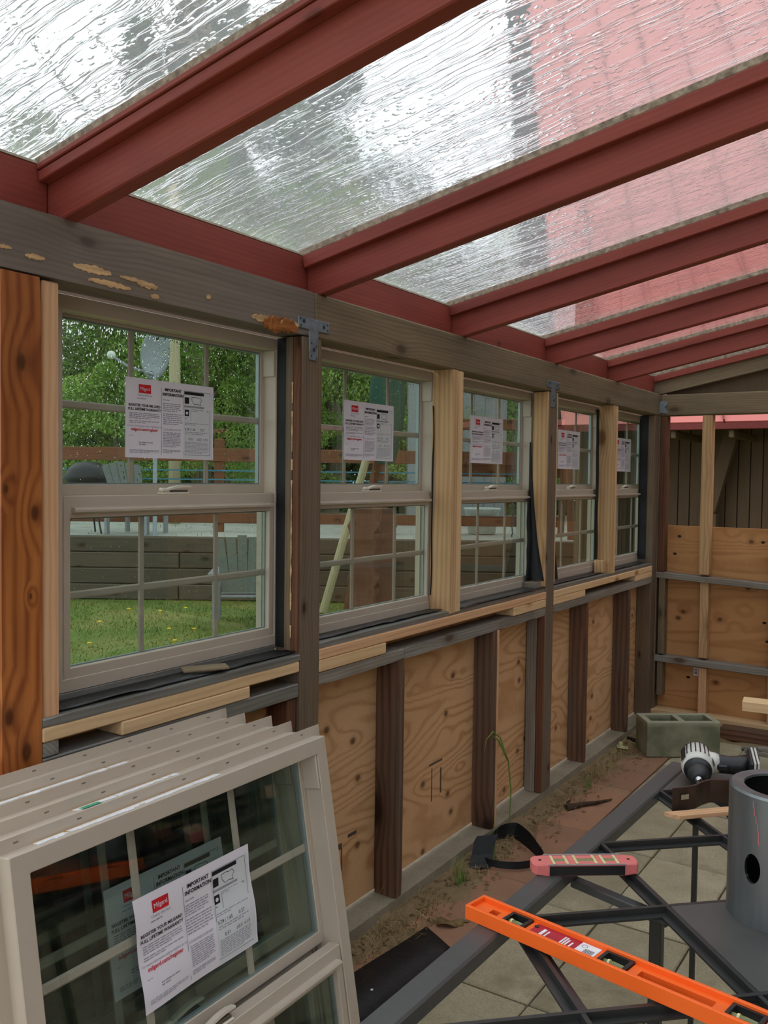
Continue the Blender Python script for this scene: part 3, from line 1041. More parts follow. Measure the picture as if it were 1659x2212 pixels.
# ------------------------------------------------------------------ back wall
wb = structure('wall_back', 'half-sheathed timber frame back wall with plywood below and an open gap above', 'wall')
lumber('beam', .006, 4.18, 5.54, 5.63, 1.83, 1.958, M['weathered'], wb, .005, 'brown weathered top beam of the back wall')
def slant(name, x0, x1, z0, z1, dz, y0, y1, mat, parent, label=None):
    L = math.hypot(x1 - x0, dz)
    bm = bmesh.new()
    add_box(bm, -L / 2, L / 2, -(y1 - y0) / 2, (y1 - y0) / 2, -(z1 - z0) / 2, (z1 - z0) / 2, .003)
    o = finish(name, bm, mat, parent, ((x0 + x1) / 2, (y0 + y1) / 2, (z0 + z1) / 2 + dz / 2), (0, -math.atan2(dz, x1 - x0), 0))
    if label:
        o['label'] = label
    return o


slant('rail', .0, 4.18, .832, .868, -.03 * 5.66, 5.54, 5.625, M['grey_old'], wb, 'upper grey rail across the back wall')
slant('rail', .0, 4.18, .312, .352, -.012 * 5.66, 5.54, 5.625, M['grey_old'], wb, 'lower grey rail across the back wall')
lumber('stud', .255, .313, 5.545, 5.62, .868, 1.829, M['tan_stud'], wb, .003, 'pale stud in the open part of the back wall')
lumber('stud', .262, .312, 5.56, 5.62, .36, .82, M['tan_stud'], wb, .003)
lumber('stud', .265, .312, 5.56, 5.62, .02, .30, M['new_pink'], wb, .003)
lumber('stud', .018, .055, 5.545, 5.62, .36, .835, M['weathered'], wb, .003)
lumber('stud', .018, .052, 5.545, 5.62, .10, .31, M['weathered'], wb, .003)
lumber('stud', .006, .045, 5.545, 5.62, .868, 1.829, M['redwood'], wb, .003, 'narrow red-brown stud in the back corner')
for x in (.66, 1.27, 1.88, 2.49, 3.1, 3.71):
    lumber('stud', x, x + .038, 5.545, 5.62, .0, 1.829, M['tan_stud'], wb, .003)
lumber('sill_plate', .0, 4.18, 5.5, 5.62, -.022, .018, M['new_pine'], wb, .004, 'pale new bottom plate of the back wall', .03)
for a, b in ((-.09, 1.22), (1.222, 2.44), (2.442, 3.66), (3.662, 4.18)):
    bm = bmesh.new()
    add_box(bm, -(b - a) / 2, (b - a) / 2, -.006, .006, -.60, .60, .001)
    finish('plywood_panel', bm, M['ply_back'], wb, ((a + b) / 2, 5.632, .555))
# knot holes in the back plywood
for x, z in ((.115, 1.09), (.60, 1.075), (.09, .98), (.19, .22), (.62, .60), (.64, .49)):
    bm = bmesh.new()
    pts = [(x + .012 * math.cos(a) * (1 + .12 * math.cos(3 * a)), z + .008 * math.sin(a)) for a in [k * PI / 5 for k in range(10)]]
    prism(bm, pts, 1, 5.6252, 5.6258)
    finish('knot', bm, M['siding_gap'], wb)
bm = bmesh.new()
add_box(bm, .222, .25, 5.6245, 5.6255, .235, .285)
o = finish('panel_label', bm, M['label_white'], wb)
bm = bmesh.new()
for k in range(4):
    add_box(bm, .227, .243, 5.6238, 5.6245, .246 + k * .008, .250 + k * .008)
finish('label_print', bm, M['ink'], o)

# ------------------------------------------------------------------ roof
SL = .2043
ce = structure('ceiling', 'glazed shed roof of barn-red rafters and rain-wet glass panes', 'roof')
RY = [-.57, .31, 1.208, 2.094, 2.976, 3.874, 4.726, 5.567]
ANG = -math.atan(SL)


def sloped(name, x0, x1, y0, y1, zb, zt, mat, parent, bev=.003):
    """bar running up the roof slope; zb and zt are its lower and upper edge heights at x=0"""
    c = math.cos(ANG)
    L = (x1 - x0) / c
    h = (zt - zb) * c
    xm = (x0 + x1) / 2
    bm = bmesh.new()
    add_box(bm, -L / 2, L / 2, -(y1 - y0) / 2, (y1 - y0) / 2, -h / 2, h / 2, bev)
    return finish(name, bm, mat, parent, (xm, (y0 + y1) / 2, (zb + zt) / 2 + SL * xm), (0, ANG, 0))


ZB, ZS0, ZS1, ZP = 1.962, 2.046, 2.083, 2.104
for i, y in enumerate(RY):
    last = i == len(RY) - 1
    r = sloped('rafter', -.07, 4.2, y, y + .04, ZB + (.002 if last else 0), ZP + .012, M['weathered'] if last else M['red_paint'], ce)
    if last:
        r['label'] = 'brown unpainted end rafter over the back wall'
    st = sloped('ledger_strip', -.044, 4.2, y - .026, y, ZS0, ZS1 - (.014 if i == 2 else 0), M['red_paint'], None, .002)
    st.parent = r
    st.matrix_parent_inverse = r.matrix_basis.inverted()
    if i == 2:
        st2 = sloped('ledger_strip', -.044, 4.2, y - .03, y, ZS1 - .013, ZS1, M['red_paint'], None, .002)
        st2.parent = r
        st2.matrix_parent_inverse = r.matrix_basis.inverted()
    g = sloped('gasket', -.06, 4.2, y - .022, y - .0005, ZS1 + .0005, ZP - .0005, M['gasket'], None, .002)
    g.parent = r
    g.matrix_parent_inverse = r.matrix_basis.inverted()
for i, (a, b) in enumerate(zip(RY, RY[1:])):
    o = lumber('blocking', -.083, -.045, a + .041, b - .001, 1.9635, 2.074, M['red_paint'], ce, .003)
    bm = bmesh.new()
    add_box(bm, -.05, -.0445, a + .041, b - .027, 2.0745, 2.079)
    add_box(bm, -.083, -.06, a + .041, b - .027, 2.0745, 2.0855)
    sb = finish('sealant_bead', bm, M['sealant'], None)
    sb.parent = o
    sb.matrix_parent_inverse = o.matrix_basis.inverted()
    sloped('roof_pane', -.12, 4.2, a + .0405, b - .0005, ZP, ZP + .006, M['roof_glass'], ce, 0)
o = lumber('ledger_beam', 4.201, 4.275, -.6, 5.63, 2.78, 2.99, M['red_paint'], ce, .004)
# gable infill above the back beam
bm = bmesh.new()
prism(bm, [(.02, 1.959), (4.18, 1.959), (4.18, 2.05 + SL * 4.18), (.0, 2.05)], 1, 5.612, 5.622)
o = finish('gable_board', bm, M['siding'], wb)
o['label'] = 'brown infill board in the gable above the back beam'
wr = structure('wall_right', 'board-sided house wall on the right, behind the photographer', 'wall')
for k_ in range(17):
    bm = bmesh.new()
    prism(bm, [(4.30, -.06 + k_ * .17), (4.278, -.06 + k_ * .17), (4.292, -.06 + k_ * .17 + .178), (4.30, -.06 + k_ * .17 + .178)], 1, -3.4, 5.6)
    finish('siding_board', bm, M['house_siding'], wr)
for y in (-.5, 1.5, 3.5, 5.54):
    lumber('post', 4.185, 4.275, y, y + .09, -.06, 2.775, M['post_brown'], wr, .004)

# ------------------------------------------------------------------ floor
fl = structure('floor', 'floor of tan and red concrete pavers with a soil strip by the wall', 'floor')
ZF = -.06
bm = bmesh.new()
add_box(bm, -.1, 4.4, -.9, 5.75, -.16, -.10)
finish('subsoil', bm, M['soil'], fl)


def paver(x0, x1, y0, y1, mat, seed, nm):
    rr = random.Random(seed)
    bm = bmesh.new()
    add_box(bm, x0 + .003, x1 - .003, y0 + .003, y1 - .003, -.10, ZF + rr.uniform(-.002, .002), .004)
    c = ((x0 + x1) / 2, (y0 + y1) / 2, 0)
    bm.transform(Matrix.Translation((-c[0], -c[1], 0)))
    return finish(nm, bm, mat, fl, c, (rr.uniform(-.003, .003), rr.uniform(-.003, .003), rr.uniform(-.004, .004)))


k = 0
for j in range(10):
    y0 = -.69 + .6 * j
    for i in range(13):
        k += 1
        paver(.3 + .3 * i, .6 + .3 * i, y0 + .002, min(y0 + .6, 5.49), M['paver_tan'], k, 'paver')
    k += 1
    if y0 + .6 < 5.6:
        p = paver(.075, .298, y0 + .1, y0 + .7, M['paver_red'], k, 'red_paver')
# soil bed between pavers and wall
bm = bmesh.new()
nx, ny = 22, 260
gr = []
for j in range(ny + 1):
    row = []
    for i in range(nx + 1):
        x = -.02 + .25 * i / nx
        y = .2 + 5.28 * j / ny
        edge = (i / nx)
        h = ZF + .016 - .034 * edge + .020 * noise.noise((x * 12, y * 7, 0)) + .010 * noise.noise((x * 45, y * 40, 3)) + .005 * noise.noise((x * 110, y * 110, 3))
        row.append(bm.verts.new((x + .03 * noise.noise((y * 5, 0, 7)) * edge, y, h)))
    gr.append(row)
for a, b in zip(gr, gr[1:]):
    for i in range(nx):
        bm.faces.new((a[i], a[i + 1], b[i + 1], b[i]))
o = finish('soil_bed', bm, M['soil'], fl, smooth=True)
o['kind'] = 'stuff'
o['label'] = 'dry soil strip between pavers and wall'


bm = bmesh.new()
gr = []
for j in range(13):
    row = []
    for i in range(61):
        x, y = .25 + 3.9 * i / 60, 5.08 + .42 * j / 12
        row.append(bm.verts.new((x, y, ZF - .012 + .020 * j / 12 + .016 * noise.noise((x * 9, y * 9, 5)) + .006 * noise.noise((x * 40, y * 40, 1)))))
    gr.append(row)
for a, b in zip(gr, gr[1:]):
    for i in range(60):
        bm.faces.new((a[i], a[i + 1], b[i + 1], b[i]))
o = finish('soil_bed', bm, M['soil'], fl, smooth=True)
o['kind'] = 'stuff'
o['label'] = 'bare soil along the foot of the back wall'


def blades(bm, rr, cx, cy, n, spread, hmin, hmax, width, lean=.5, z=ZF):
    for _ in range(n):
        x, y = cx + rr.gauss(0, spread), cy + rr.gauss(0, spread)
        if x < .012:
            x = .012 + abs(rr.gauss(0, spread * .5))
        h = rr.uniform(hmin, hmax)
        a = rr.uniform(0, 2 * PI)
        dx, dy = math.cos(a) * h * lean * rr.random(), math.sin(a) * h * lean * rr.random()
        w = width * rr.uniform(.6, 1.2)
        px, py = -math.sin(a) * w, math.cos(a) * w
        seg = 3
        prev = None
        for s_ in range(seg + 1):
            t = s_ / seg
            q = Vector((x + dx * t * t, y + dy * t * t, z - .005 + h * (t - .25 * lean * t * t)))
            ww = (1 - t * .9)
            if x + dx * t * t < .004:
                q.x = .004
            cur = (bm.verts.new(q + Vector((px * ww, py * ww, 0))), bm.verts.new(q - Vector((px * ww, py * ww, 0))))
            if prev:
                bm.faces.new((prev[0], prev[1], cur[1], cur[0]))
            prev = cur


rr = random.Random(3)
bm = bmesh.new()
for _ in range(75):
    blades(bm, rr, rr.uniform(.02, .13), rr.uniform(1.9, 5.2), 26, .03, .015, .06, .0012, 1.4)
for _ in range(30):
    blades(bm, rr, rr.uniform(.05, .13), rr.uniform(2.0, 2.75), 30, .03, .02, .05, .0014, 1.6)
o = finish('dry_grass', bm, M['grass_dry'])
o['kind'] = 'stuff'
tag(o, 'straw-coloured dead grass on the soil strip along the wall', 'dry grass')


bm = bmesh.new()
for _ in range(900):
    x, y = .015 + abs(rr.gauss(0, .09)), rr.uniform(1.95, 5.3)
    if x > .5:
        continue
    a, l, w = rr.uniform(0, PI), rr.uniform(.004, .016), rr.uniform(.002, .006)
    z = ZF + .012 * max(0, 1 - x / .14) + rr.uniform(.004, .008)
    dx, dy = math.cos(a) * l, math.sin(a) * l
    ex, ey = -math.sin(a) * w, math.cos(a) * w
    bm.faces.new([bm.verts.new(q) for q in ((x - dx, y - dy, z), (x + ex, y + ey, z + rr.uniform(0, .006)), (x + dx, y + dy, z), (x - ex, y - ey, z + rr.uniform(0, .004)))])
o = finish('leaf_litter', bm, M['leaf_dead'])
o['kind'] = 'stuff'
tag(o, 'brown leaf and bark crumbs scattered along the foot of the left wall', 'litter')


def grass_clump(x, y, n, h0, h1, label, mat='grass_green', w=.0022, spread=.018, lean=.5):
    rr = random.Random(int(x * 1000 + y * 77))
    bm = bmesh.new()
    blades(bm, rr, 0.012, 0, n, spread, h0, h1, w, lean, 0)
    o = finish('grass_clump', bm, M[mat], None, (max(x, .012), y, ZF))
    tag(o, label, 'weed')
    return o


grass_clump(.06, 2.87, 26, .05, .17, 'green grass clump at the wall foot left of the black coil')
grass_clump(.05, 3.13, 9, .08, .2, 'thin green and straw tuft growing inside the black coil')
grass_clump(.07, 4.28, 40, .06, .3, 'tall straw weeds by the wall just past the middle post', 'grass_dry', .0014, .05)
grass_clump(.09, 4.12, 16, .04, .14, 'low green grass tuft on the red pavers near the middle post')
grass_clump(.05, 2.42, 12, .08, .32, 'thin dry stalks standing at the foot of the near dark stud', 'grass_dry', .001, .06, .9)

# one long arched blade in front of the pale strip
bm = bmesh.new()
pts = [(.02, 3.42, ZF), (.03, 3.41, .12), (.03, 3.38, .25), (.015, 3.33, .36), (.01, 3.27, .40), (.01, 3.21, .38), (.012, 3.19, .34)]
for k_ in range(1):
    tube(bm, pts, [.002, .003, .0035, .003, .0025, .0015, .0006], 5)
tube(bm, [(.03, 3.38, .25), (.03, 3.34, .30), (.03, 3.28, .365), (.03, 3.22, .40)], [.004, .005, .004, .001], 5)
o = finish('tall_weed', bm, M['grass_green'])
tag(o, 'single long arched green blade in front of the pale strip stud', 'weed')

# ------------------------------------------------------------------ printed leaflets
PW, PH = .305, .198


def text_mesh(s, size, align='CENTER', bold=.0):
    cu = bpy.data.curves.new('t', 'FONT')
    cu.body = s
    cu.size = size
    cu.align_x = align
    cu.offset = bold
    cu.resolution_u = 2
    ob = bpy.data.objects.new('t', cu)
    COL.objects.link(ob)
    bpy.context.view_layer.update()
    me = bpy.data.meshes.new_from_object(ob.evaluated_get(bpy.context.evaluated_depsgraph_get()))
    bpy.data.objects.remove(ob)
    bpy.data.curves.remove(cu)
    return me


class Print:
    """flat print on a sheet: u to the right, v down, in fractions of the sheet"""
    def __init__(self, curl):
        self.curl = curl
        self.v, self.f = {}, {}

    def bend(self, u, v, off):
        return (off + self.curl(u, v), u * PW, PH * (1 - v))

    def add(self, key, verts, faces, off):
        V = self.v.setdefault(key, [])
        F = self.f.setdefault(key, [])
        n = len(V)
        V += [self.bend(u, v, off) for u, v in verts]
        F += [tuple(i + n for i in f) for f in faces]

    def bar(self, key, u0, u1, v0, v1, off=.0007, n=4):
        vs, fs = [], []
        for i in range(n + 1):
            u = u0 + (u1 - u0) * i / n
            vs += [(u, v0), (u, v1)]
            if i:
                fs.append((2 * i - 2, 2 * i, 2 * i + 1, 2 * i - 1))
        self.add(key, vs, fs, off)

    def text(self, key, s, u, v, size, align='CENTER', off=.0009, bold=.0, sx=1.0):
        me = text_mesh(s, size, align, bold)
        self.add(key, [(u + p.co.x * sx / PW, v - p.co.y / PH) for p in me.vertices], [tuple(p.vertices) for p in me.polygons], off)
        bpy.data.meshes.remove(me)

    def lines(self, key, u0, u1, v0, v1, n, seed, h=.42):
        rr = random.Random(seed)
        dv = (v1 - v0) / n
        for i in range(n):
            u = u0
            end = u1 if i < n - 1 else u0 + (u1 - u0) * rr.uniform(.4, .9)
            while u < end - .01:
                w = min(rr.uniform(.015, .05), end - u)
                self.bar(key, u, u + w, v0 + dv * i, v0 + dv * (i + h), n=1)
                u += w + .007

    def frame(self, key, u0, u1, v0, v1, w=.003):
        self.bar(key, u0, u1, v0, v0 + w * 1.5)
        self.bar(key, u0, u1, v1 - w * 1.5, v1)
        self.bar(key, u0, u0 + w, v0, v1, n=1)
        self.bar(key, u1 - w, u1, v0, v1, n=1)


def make_leaflet(curl):
    P = Print(curl)
    P.bar('logo_block', .135, .265, .075, .185)
    P.text('logo_text', 'Milgard', .20, .15, .0125, sx=.9)
    P.text('fine_print', 'Clearly the best.', .20, .225, .0075)
    P.lines('fine_print', .115, .29, .25, .275, 1, 3)
    P.text('headline', 'REGISTER YOUR MILGARD', .20, .355, .0088, bold=.0002)
    P.text('headline', 'FULL LIFETIME WARRANTY', .20, .405, .0088, bold=.0002)
    P.lines('fine_print', .04, .36, .435, .52, 4, 5)
    P.lines('fine_print', .04, .36, .535, .575, 2, 6)
    P.text('fine_print', 'For more information and to register go to:', .20, .61, .0063)
    P.text('web_address', 'milgard.com/register', .20, .66, .0105, bold=.0002)
    P.lines('fine_print', .04, .11, .72, .735, 1, 7)
    P.lines('fine_print', .14, .30, .80, .85, 2, 8)
    P.lines('fine_print', .04, .36, .90, .945, 3, 9)
    P.bar('headline', .382, .3845, .09, .955, n=1)
    P.text('headline', 'IMPORTANT', .515, .125, .0105, bold=.0003)
    P.text('headline', 'INFORMATION', .515, .185, .0105, bold=.0003)
    P.lines('fine_print', .40, .52, .235, .26, 1, 11)
    P.lines('fine_print', .40, .60, .28, .40, 5, 12)
    P.lines('fine_print', .40, .62, .415, .57, 6, 13)
    P.text('fine_print', 'CONSUMER SUPPORT', .50, .635, .0065)
    P.lines('fine_print', .40, .60, .66, .86, 10, 14)
    P.lines('fine_print', .40, .60, .885, .935, 3, 15)
    gv, gf = [], []
    for j in range(13):
        for i in range(13):
            gv.append((.635 + .35 * i / 12, .085 + .9 * j / 12))
            if i and j:
                q = j * 13 + i
                gf.append((q - 14, q - 13, q, q - 1))
    P.add('sticker', gv, gf, .0005)
    P.bar('headline', .645, .875, .10, .14)
    P.bar('headline', .65, .70, .175, .26)
    mp = [(.73, .17), (.78, .165), (.80, .175), (.83, .165), (.85, .20), (.83, .235), (.84, .27), (.80, .255), (.76, .265), (.735, .22), (.73, .17)]
    for a, b in zip(mp, mp[1:]):
        du, dv = b[0] - a[0], b[1] - a[1]
        l = math.hypot(du, dv)
        nu, nv = -dv / l * .002, du / l * .003
        P.add('headline', [(a[0] + nu, a[1] + nv), (b[0] + nu, b[1] + nv), (b[0] - nu, b[1] - nv), (a[0] - nu, a[1] - nv)], [(0, 1, 2, 3)], .0007)
    P.bar('fine_print', .645, .875, .285, .31)
    P.bar('headline', .65, .70, .34, .425)
    arc = [(.675 + .014 * math.cos(a), .385 + .02 * math.sin(a)) for a in [k * PI / 6 for k in range(12)]]
    P.add('sticker', arc, [tuple(range(12))], .0009)
    P.lines('headline', .65, .70, .45, .462, 1, 21)
    P.bar('headline', .718, .7205, .33, .49, n=1)
    P.lines('fine_print', .725, .87, .33, .37, 2, 22)
    P.text('headline', 'MIL', .925, .355, .0055)
    P.lines('fine_print', .65, .94, .515, .555, 2, 23)
    P.text('headline', '0.28 | 1.65', .715, .615, .0095)
    P.text('headline', '0.27', .865, .615, .0095)
    P.lines('fine_print', .65, .94, .635, .68, 2, 24)
    P.text('headline', '0.51', .72, .745, .0095)
    P.text('headline', '\u22640.3  \u22641.5', .865, .745, .0095)
    P.lines('fine_print', .65, .94, .77, .93, 9, 25)
    P.frame('headline', .64, .955, .092, .945, .0025)
    mats = {'logo_block': 'ink_red', 'logo_text': 'paper', 'fine_print': 'ink_grey', 'headline': 'ink', 'web_address': 'ink_red', 'sticker': 'sticker_white'}
    out = {}
    for k_ in P.v:
        me = bpy.data.meshes.new(k_)
        me.from_pydata(P.v[k_], [], P.f[k_])
        me.materials.append(M[mats[k_]])
        out[k_] = me
    n, m = 24, 12
    vs, fs = [], []
    for side in (0, -.0004):
        for j in range(m + 1):
            for i in range(n + 1):
                vs.append(P.bend(i / n, j / m, side))
    S = (n + 1) * (m + 1)
    for j in range(m):
        for i in range(n):
            a = j * (n + 1) + i
            fs.append((a, a + n + 1, a + n + 2, a + 1))
            fs.append((S + a, S + a + 1, S + a + n + 2, S + a + n + 1))
    me = bpy.data.meshes.new('sheet')
    me.from_pydata(vs, [], fs)
    for p in me.polygons:
        p.use_smooth = True
    me.materials.append(M['paper'])
    out['sheet'] = me
    return out


L_FLAT = make_leaflet(lambda u, v: .0012 * math.sin(u * 9) * math.sin(v * 7) + .0006)
L_CURL = make_leaflet(lambda u, v: .004 * (1 - u) ** 3 + .0025 * math.sin(u * 8 + 1) * (v - .3) + .0025 * math.sin(v * 9 + 2 * u) + .003)


def leaflet(ms, label, group='printed leaflets taped on the windows'):
    o = link('leaflet', ms['sheet'])
    tag(o, label, 'leaflet', group)
    for k_, me in ms.items():
        if k_ != 'sheet':
            c = link(k_ if k_ != 'sticker' else 'rating_sticker', me, None, o)
            if k_ == 'fine_print':
                c['kind'] = 'stuff'
    return o


for i, yr in enumerate(RIGHT):
    o = leaflet(L_FLAT, 'white printed leaflet on the glass of the %s window in the wall' % ORD[i])
    o.location = (-.1375, yr - WW + (.251, .26, .255, .275, .28)[i], 1.472 + (0, .016, .024, .014, .012)[i])

# ------------------------------------------------------------------ leaning stack of spare windows
LEAN = math.radians(9.7)
STK = [('front window of the leaning stack, with a leaflet and dark glass'), ('second window in the leaning stack, just behind the front one'),
       ('middle window of the leaning stack of five'), ('fourth window back in the leaning stack'), ('rearmost window of the leaning stack, nearest the wall')]
BX, BZ = .549, -.036
stack = []
for i in range(5):
    w = empty('window_unit', STK[i], 'window', (BX - .0695 * i / math.cos(LEAN), .81 - (.0, .012, .0, .016, .006)[i], BZ - .001 * i),
              group='spare windows leaning on the wall', rot=(0, -LEAN, 0))
    make_window(w)
    stack.append(w)
    # strips of torn label on the top edge, in front of the fin
    if i in (0, 1, 3):
        a, b = ((.06, .47), (.20, .44), (.05, .44))[(0, 1, 3).index(i)]
        n = 26
        rr = random.Random(50 + i)
        bm = bmesh.new()
        for q in range(n):
            y0 = a + (b - a) * q / n
            y1 = a + (b - a) * (q + (1 if rr.random() > .12 else .6)) / n
            add_box(bm, -.0255, -.012 + .006 * noise.noise((q * .5, i, 1)) + rr.random() * .004, y0, y1, WH + .0002, WH + .0012)
        lb = finish('torn_label', bm, M['label_white'], w)
        bm = bmesh.new()
        add_box(bm, -.028, -.0255, a, b, WH + .0002, WH + .0014)
        finish('label_edge', bm, M['label_yellow'], lb)
        if i != 0:
            bm = bmesh.new()
            add_box(bm, -.02, -.006, a + .01, a + .05, WH + .0012, WH + .0016)
            finish('label_print', bm, M['label_green'], lb)
    # slots along the fin
    bm = bmesh.new()
    for q in range(7):
        y0 = .03 + q * .12
        add_box(bm, -.0313, -.0311, y0, y0 + .009, WH + .010, WH + .0125)
    finish('fin_slots', bm, M['fin_slot'], w)['kind'] = 'stuff'
for i, w in enumerate(stack[:2]):
    o = leaflet(L_CURL if i == 0 else L_FLAT, ('white curling leaflet on the front window of the leaning stack',
                                               'leaflet on the second stacked window, seen through the front glass')[i])
    o.matrix_world = Matrix.LocRotScale(w.location, w.rotation_euler, None) @ Matrix.Translation((-.0475, .251 if i == 0 else .262, .53))

# ------------------------------------------------------------------ patio table frame
TZ = .62
TR = Matrix.Translation((.888, 0, 0)) @ Matrix.Rotation(-.026, 4, 'Z')
tb = empty('table', 'dark grey metal patio table frame with a diagonal grid and few tiles left', 'table', (.888, 0, ZF), -.026)
H0 = TZ - ZF         # table-local height of the top
S0, S1, W1 = .455, 2.555, .84


def tpart(name, bm, mat):
    return finish(name, bm, M[mat], tb)


for nm, (x0, x1, y0, y1) in (('rim_bar', (-.05, 0, S0 - .05, S1 + .05)), ('rim_bar', (W1, W1 + .05, S0 - .05, S1 + .05)),
                             ('rim_bar', (0.0, W1, S1, S1 + .05)), ('rim_bar', (0.0, W1, S0 - .05, S0))):
    bm = bmesh.new()
    add_box(bm, x0 + .0003, x1 - .0003, y0 + .0003, y1 - .0003, H0 - .032, H0, .004)
    tpart(nm, bm, 'sheet_grey')


def diag_clip(c, sgn):
    """points of the line y = c + sgn*x inside the table opening"""
    x0, x1 = 0.0, W1
    if sgn > 0:
        x0, x1 = max(x0, S0 - c), min(x1, S1 - c)
    else:
        x0, x1 = max(x0, c - S1), min(x1, c - S0)
    return (x0, x1) if x1 - x0 > .03 else None


for sgn in (1, -1):
    base = 1.505
    for k_ in range(-6, 8):
        c = base + .42 * k_
        cl = diag_clip(c, sgn)
        if not cl:
            continue
        x0, x1 = cl
        L = (x1 - x0) * math.sqrt(2)
        mtx = Matrix.Translation(((x0 + x1) / 2, c + sgn * (x0 + x1) / 2, 0)) @ Matrix.Rotation(sgn * PI / 4, 4, 'Z')
        bm = bmesh.new()
        e = .0 if sgn > 0 else .0004
        add_box(bm, -L / 2, L / 2, -.004, .004, H0 - .014 - e, H0 - .002 - e, 0, mtx)
        add_box(bm, -L / 2, L / 2, -.019, .019, H0 - .018 - e, H0 - .014 - e, 0, mtx)
        tpart('grid_bar', bm, 'sheet_black')


def tile(pts):
    cx = sum(p[0] for p in pts) / len(pts)
    cy = sum(p[1] for p in pts) / len(pts)
    bm = bmesh.new()
    k_ = .965
    prism(bm, [(cx + (p[0] - cx) * k_, cy + (p[1] - cy) * k_) for p in pts], 2, H0 - .0135, H0 - .001)
    bmesh.ops.bevel(bm, geom=list(bm.edges), offset=.0015, segments=1, affect='EDGES')
    tpart('tile', bm, 'tile')


tile([(.21, 1.715), (.42, 1.925), (.63, 1.715), (.42, 1.505)])
tile([(0, 2.345), (.21, 2.555), (0, 2.555)])
tile([(.21, 2.555), (.42, 2.345), (.63, 2.555)])
tile([(0, 2.345), (.21, 2.135), (.42, 2.345), (.21, 2.555)]) if False else None
# pedestal legs: square tubes under the inner grid crossings, tied by flat feet and bowed straps
LEGS = [(.197, 1.70, .0115), (.643, 1.70, .0115), (.197, 1.31, .0115), (.643, 1.31, .0115)]
for x, y, r in LEGS:
    bm = bmesh.new()
    add_box(bm, x - r, x + r, y - r, y + r, .012, H0 - .02, .002)
    add_box(bm, x - .022, x + .022, y - .022, y + .022, H0 - .022, H0 - .0185)
    tpart('leg', bm, 'sheet_black')
for x, y in ((.122, 2.235), (.718, 2.235), (.122, .775), (.718, .775)):
    bm = bmesh.new()
    add_box(bm, x - .006, x + .006, y - .006, y + .006, .0, H0 - .016, .001)
    tpart('leg', bm, 'sheet_black')
for (x0, y0), (x1, y1) in (((.21, 1.715), (.74, 2.23)), ((.63, 1.715), (.10, 2.23)), ((.21, 1.295), (.74, .78)), ((.63, 1.295), (.10, .78))):
    bm = bmesh.new()
    L = math.hypot(x1 - x0, y1 - y0)
    a = math.atan2(y1 - y0, x1 - x0)
    off = .0 if x1 > x0 else .013
    add_box(bm, 0, L, -.015, .015, 0 + off, .012 + off, .002, Matrix.Translation((x0, y0, 0)) @ Matrix.Rotation(a, 4, 'Z'))
    tpart('foot_bar', bm, 'sheet_black')
STRAP = [(.105, 2.43, .648), (.13, 2.448, .63), (.15, 2.475, .58), (.160, 2.498, .5), (.168, 2.515, .37), (.172, 2.528, .2), (.172, 2.533, .01)]
for sx in (0, 1):
    for sy in (0, 1):
        bm = bmesh.new()
        pts = [((x if not sx else W1 - x), (y if sy else S0 + S1 - y), z) for x, y, z in STRAP]
        ribbon(bm, pts, (.7 if not sx else -.7, .7 if sy else -.7, 0), .035, .006)
        tpart('bowed_strap', bm, 'sheet_black')
for x0, y0, x1, y1 in ((-.01, 1.79, .21, 1.735), (W1 + .01, 1.79, .63, 1.735)):
    L = math.hypot(x1 - x0, y1 - y0)
    bm = bmesh.new()
    add_box(bm, 0, L, -.012, .012, H0 - .052, H0 - .034, .002, Matrix.Translation((x0, y0, 0)) @ Matrix.Rotation(math.atan2(y1 - y0, x1 - x0), 4, 'Z'))
    tpart('brace', bm, 'sheet_grey')

# ------------------------------------------------------------------ tools on the table
# long orange level
lv = empty('spirit_level', 'long fluorescent orange spirit level lying across the table frame', 'level', (.855, 1.467, TZ + .0005), -.174)
LL, LW, LT = .61, .058, .026
bm = bmesh.new()
# outer tray: two side rails, end caps, recessed web with openings
add_box(bm, 0, LL, -LW / 2, -LW / 2 + .007, 0, LT, .0012)
add_box(bm, 0, LL, LW / 2 - .007, LW / 2, 0, LT, .0012)
add_box(bm, 0, .006, -LW / 2 + .007, LW / 2 - .007, 0, LT, .0012)
add_box(bm, LL - .006, LL, -LW / 2 + .007, LW / 2 - .007, 0, LT, .0012)
# web pieces leave openings for vials and grip slot
WY = LW / 2 - .007
opens = [(.038, .056, .35), (.072, .118, 1), (.262, .315, 1), (.332, .455, .42), (.475, .53, 1)]
x = .006
for a, b, w in opens:
    add_box(bm, x, a, -WY, WY, .004, LT - .009)
    if w < 1:
        add_box(bm, a, b, -WY, -WY * w, .004, LT - .009)
        add_box(bm, a, b, WY * w, WY, .004, LT - .009)
    x = b
add_box(bm, x, LL - .006, -WY, WY, .004, LT - .009)
finish('body', bm, M['orange'], lv)
for a, b in ((.072, .118), (.262, .315), (.475, .53)):
    bm = bmesh.new()
    add_box(bm, a + .001, a + .007, -WY + .001, WY - .001, .003, LT - .005)
    add_box(bm, b - .007, b - .001, -WY + .001, WY - .001, .003, LT - .005)
    add_box(bm, a + .007, b - .007, -WY + .001, -WY + .006, .003, LT - .005)
    add_box(bm, a + .007, b - .007, WY - .006, WY - .001, .003, LT - .005)
    fo = finish('vial_housing', bm, M['tool_black'], lv)
    bm = bmesh.new()
    tube(bm, [(a + .007, 0, .012), ((a + b) / 2, 0, .013), (b - .007, 0, .012)], .0055, 10)
    finish('vial', bm, M['vial_dark'], fo)
    bm = bmesh.new()
    tube(bm, [((a + b) / 2 - .012, 0, .013), ((a + b) / 2 - .008, 0, .013)], .0062, 10)
    finish('vial_band', bm, M['vial'], fo)
bm = bmesh.new()
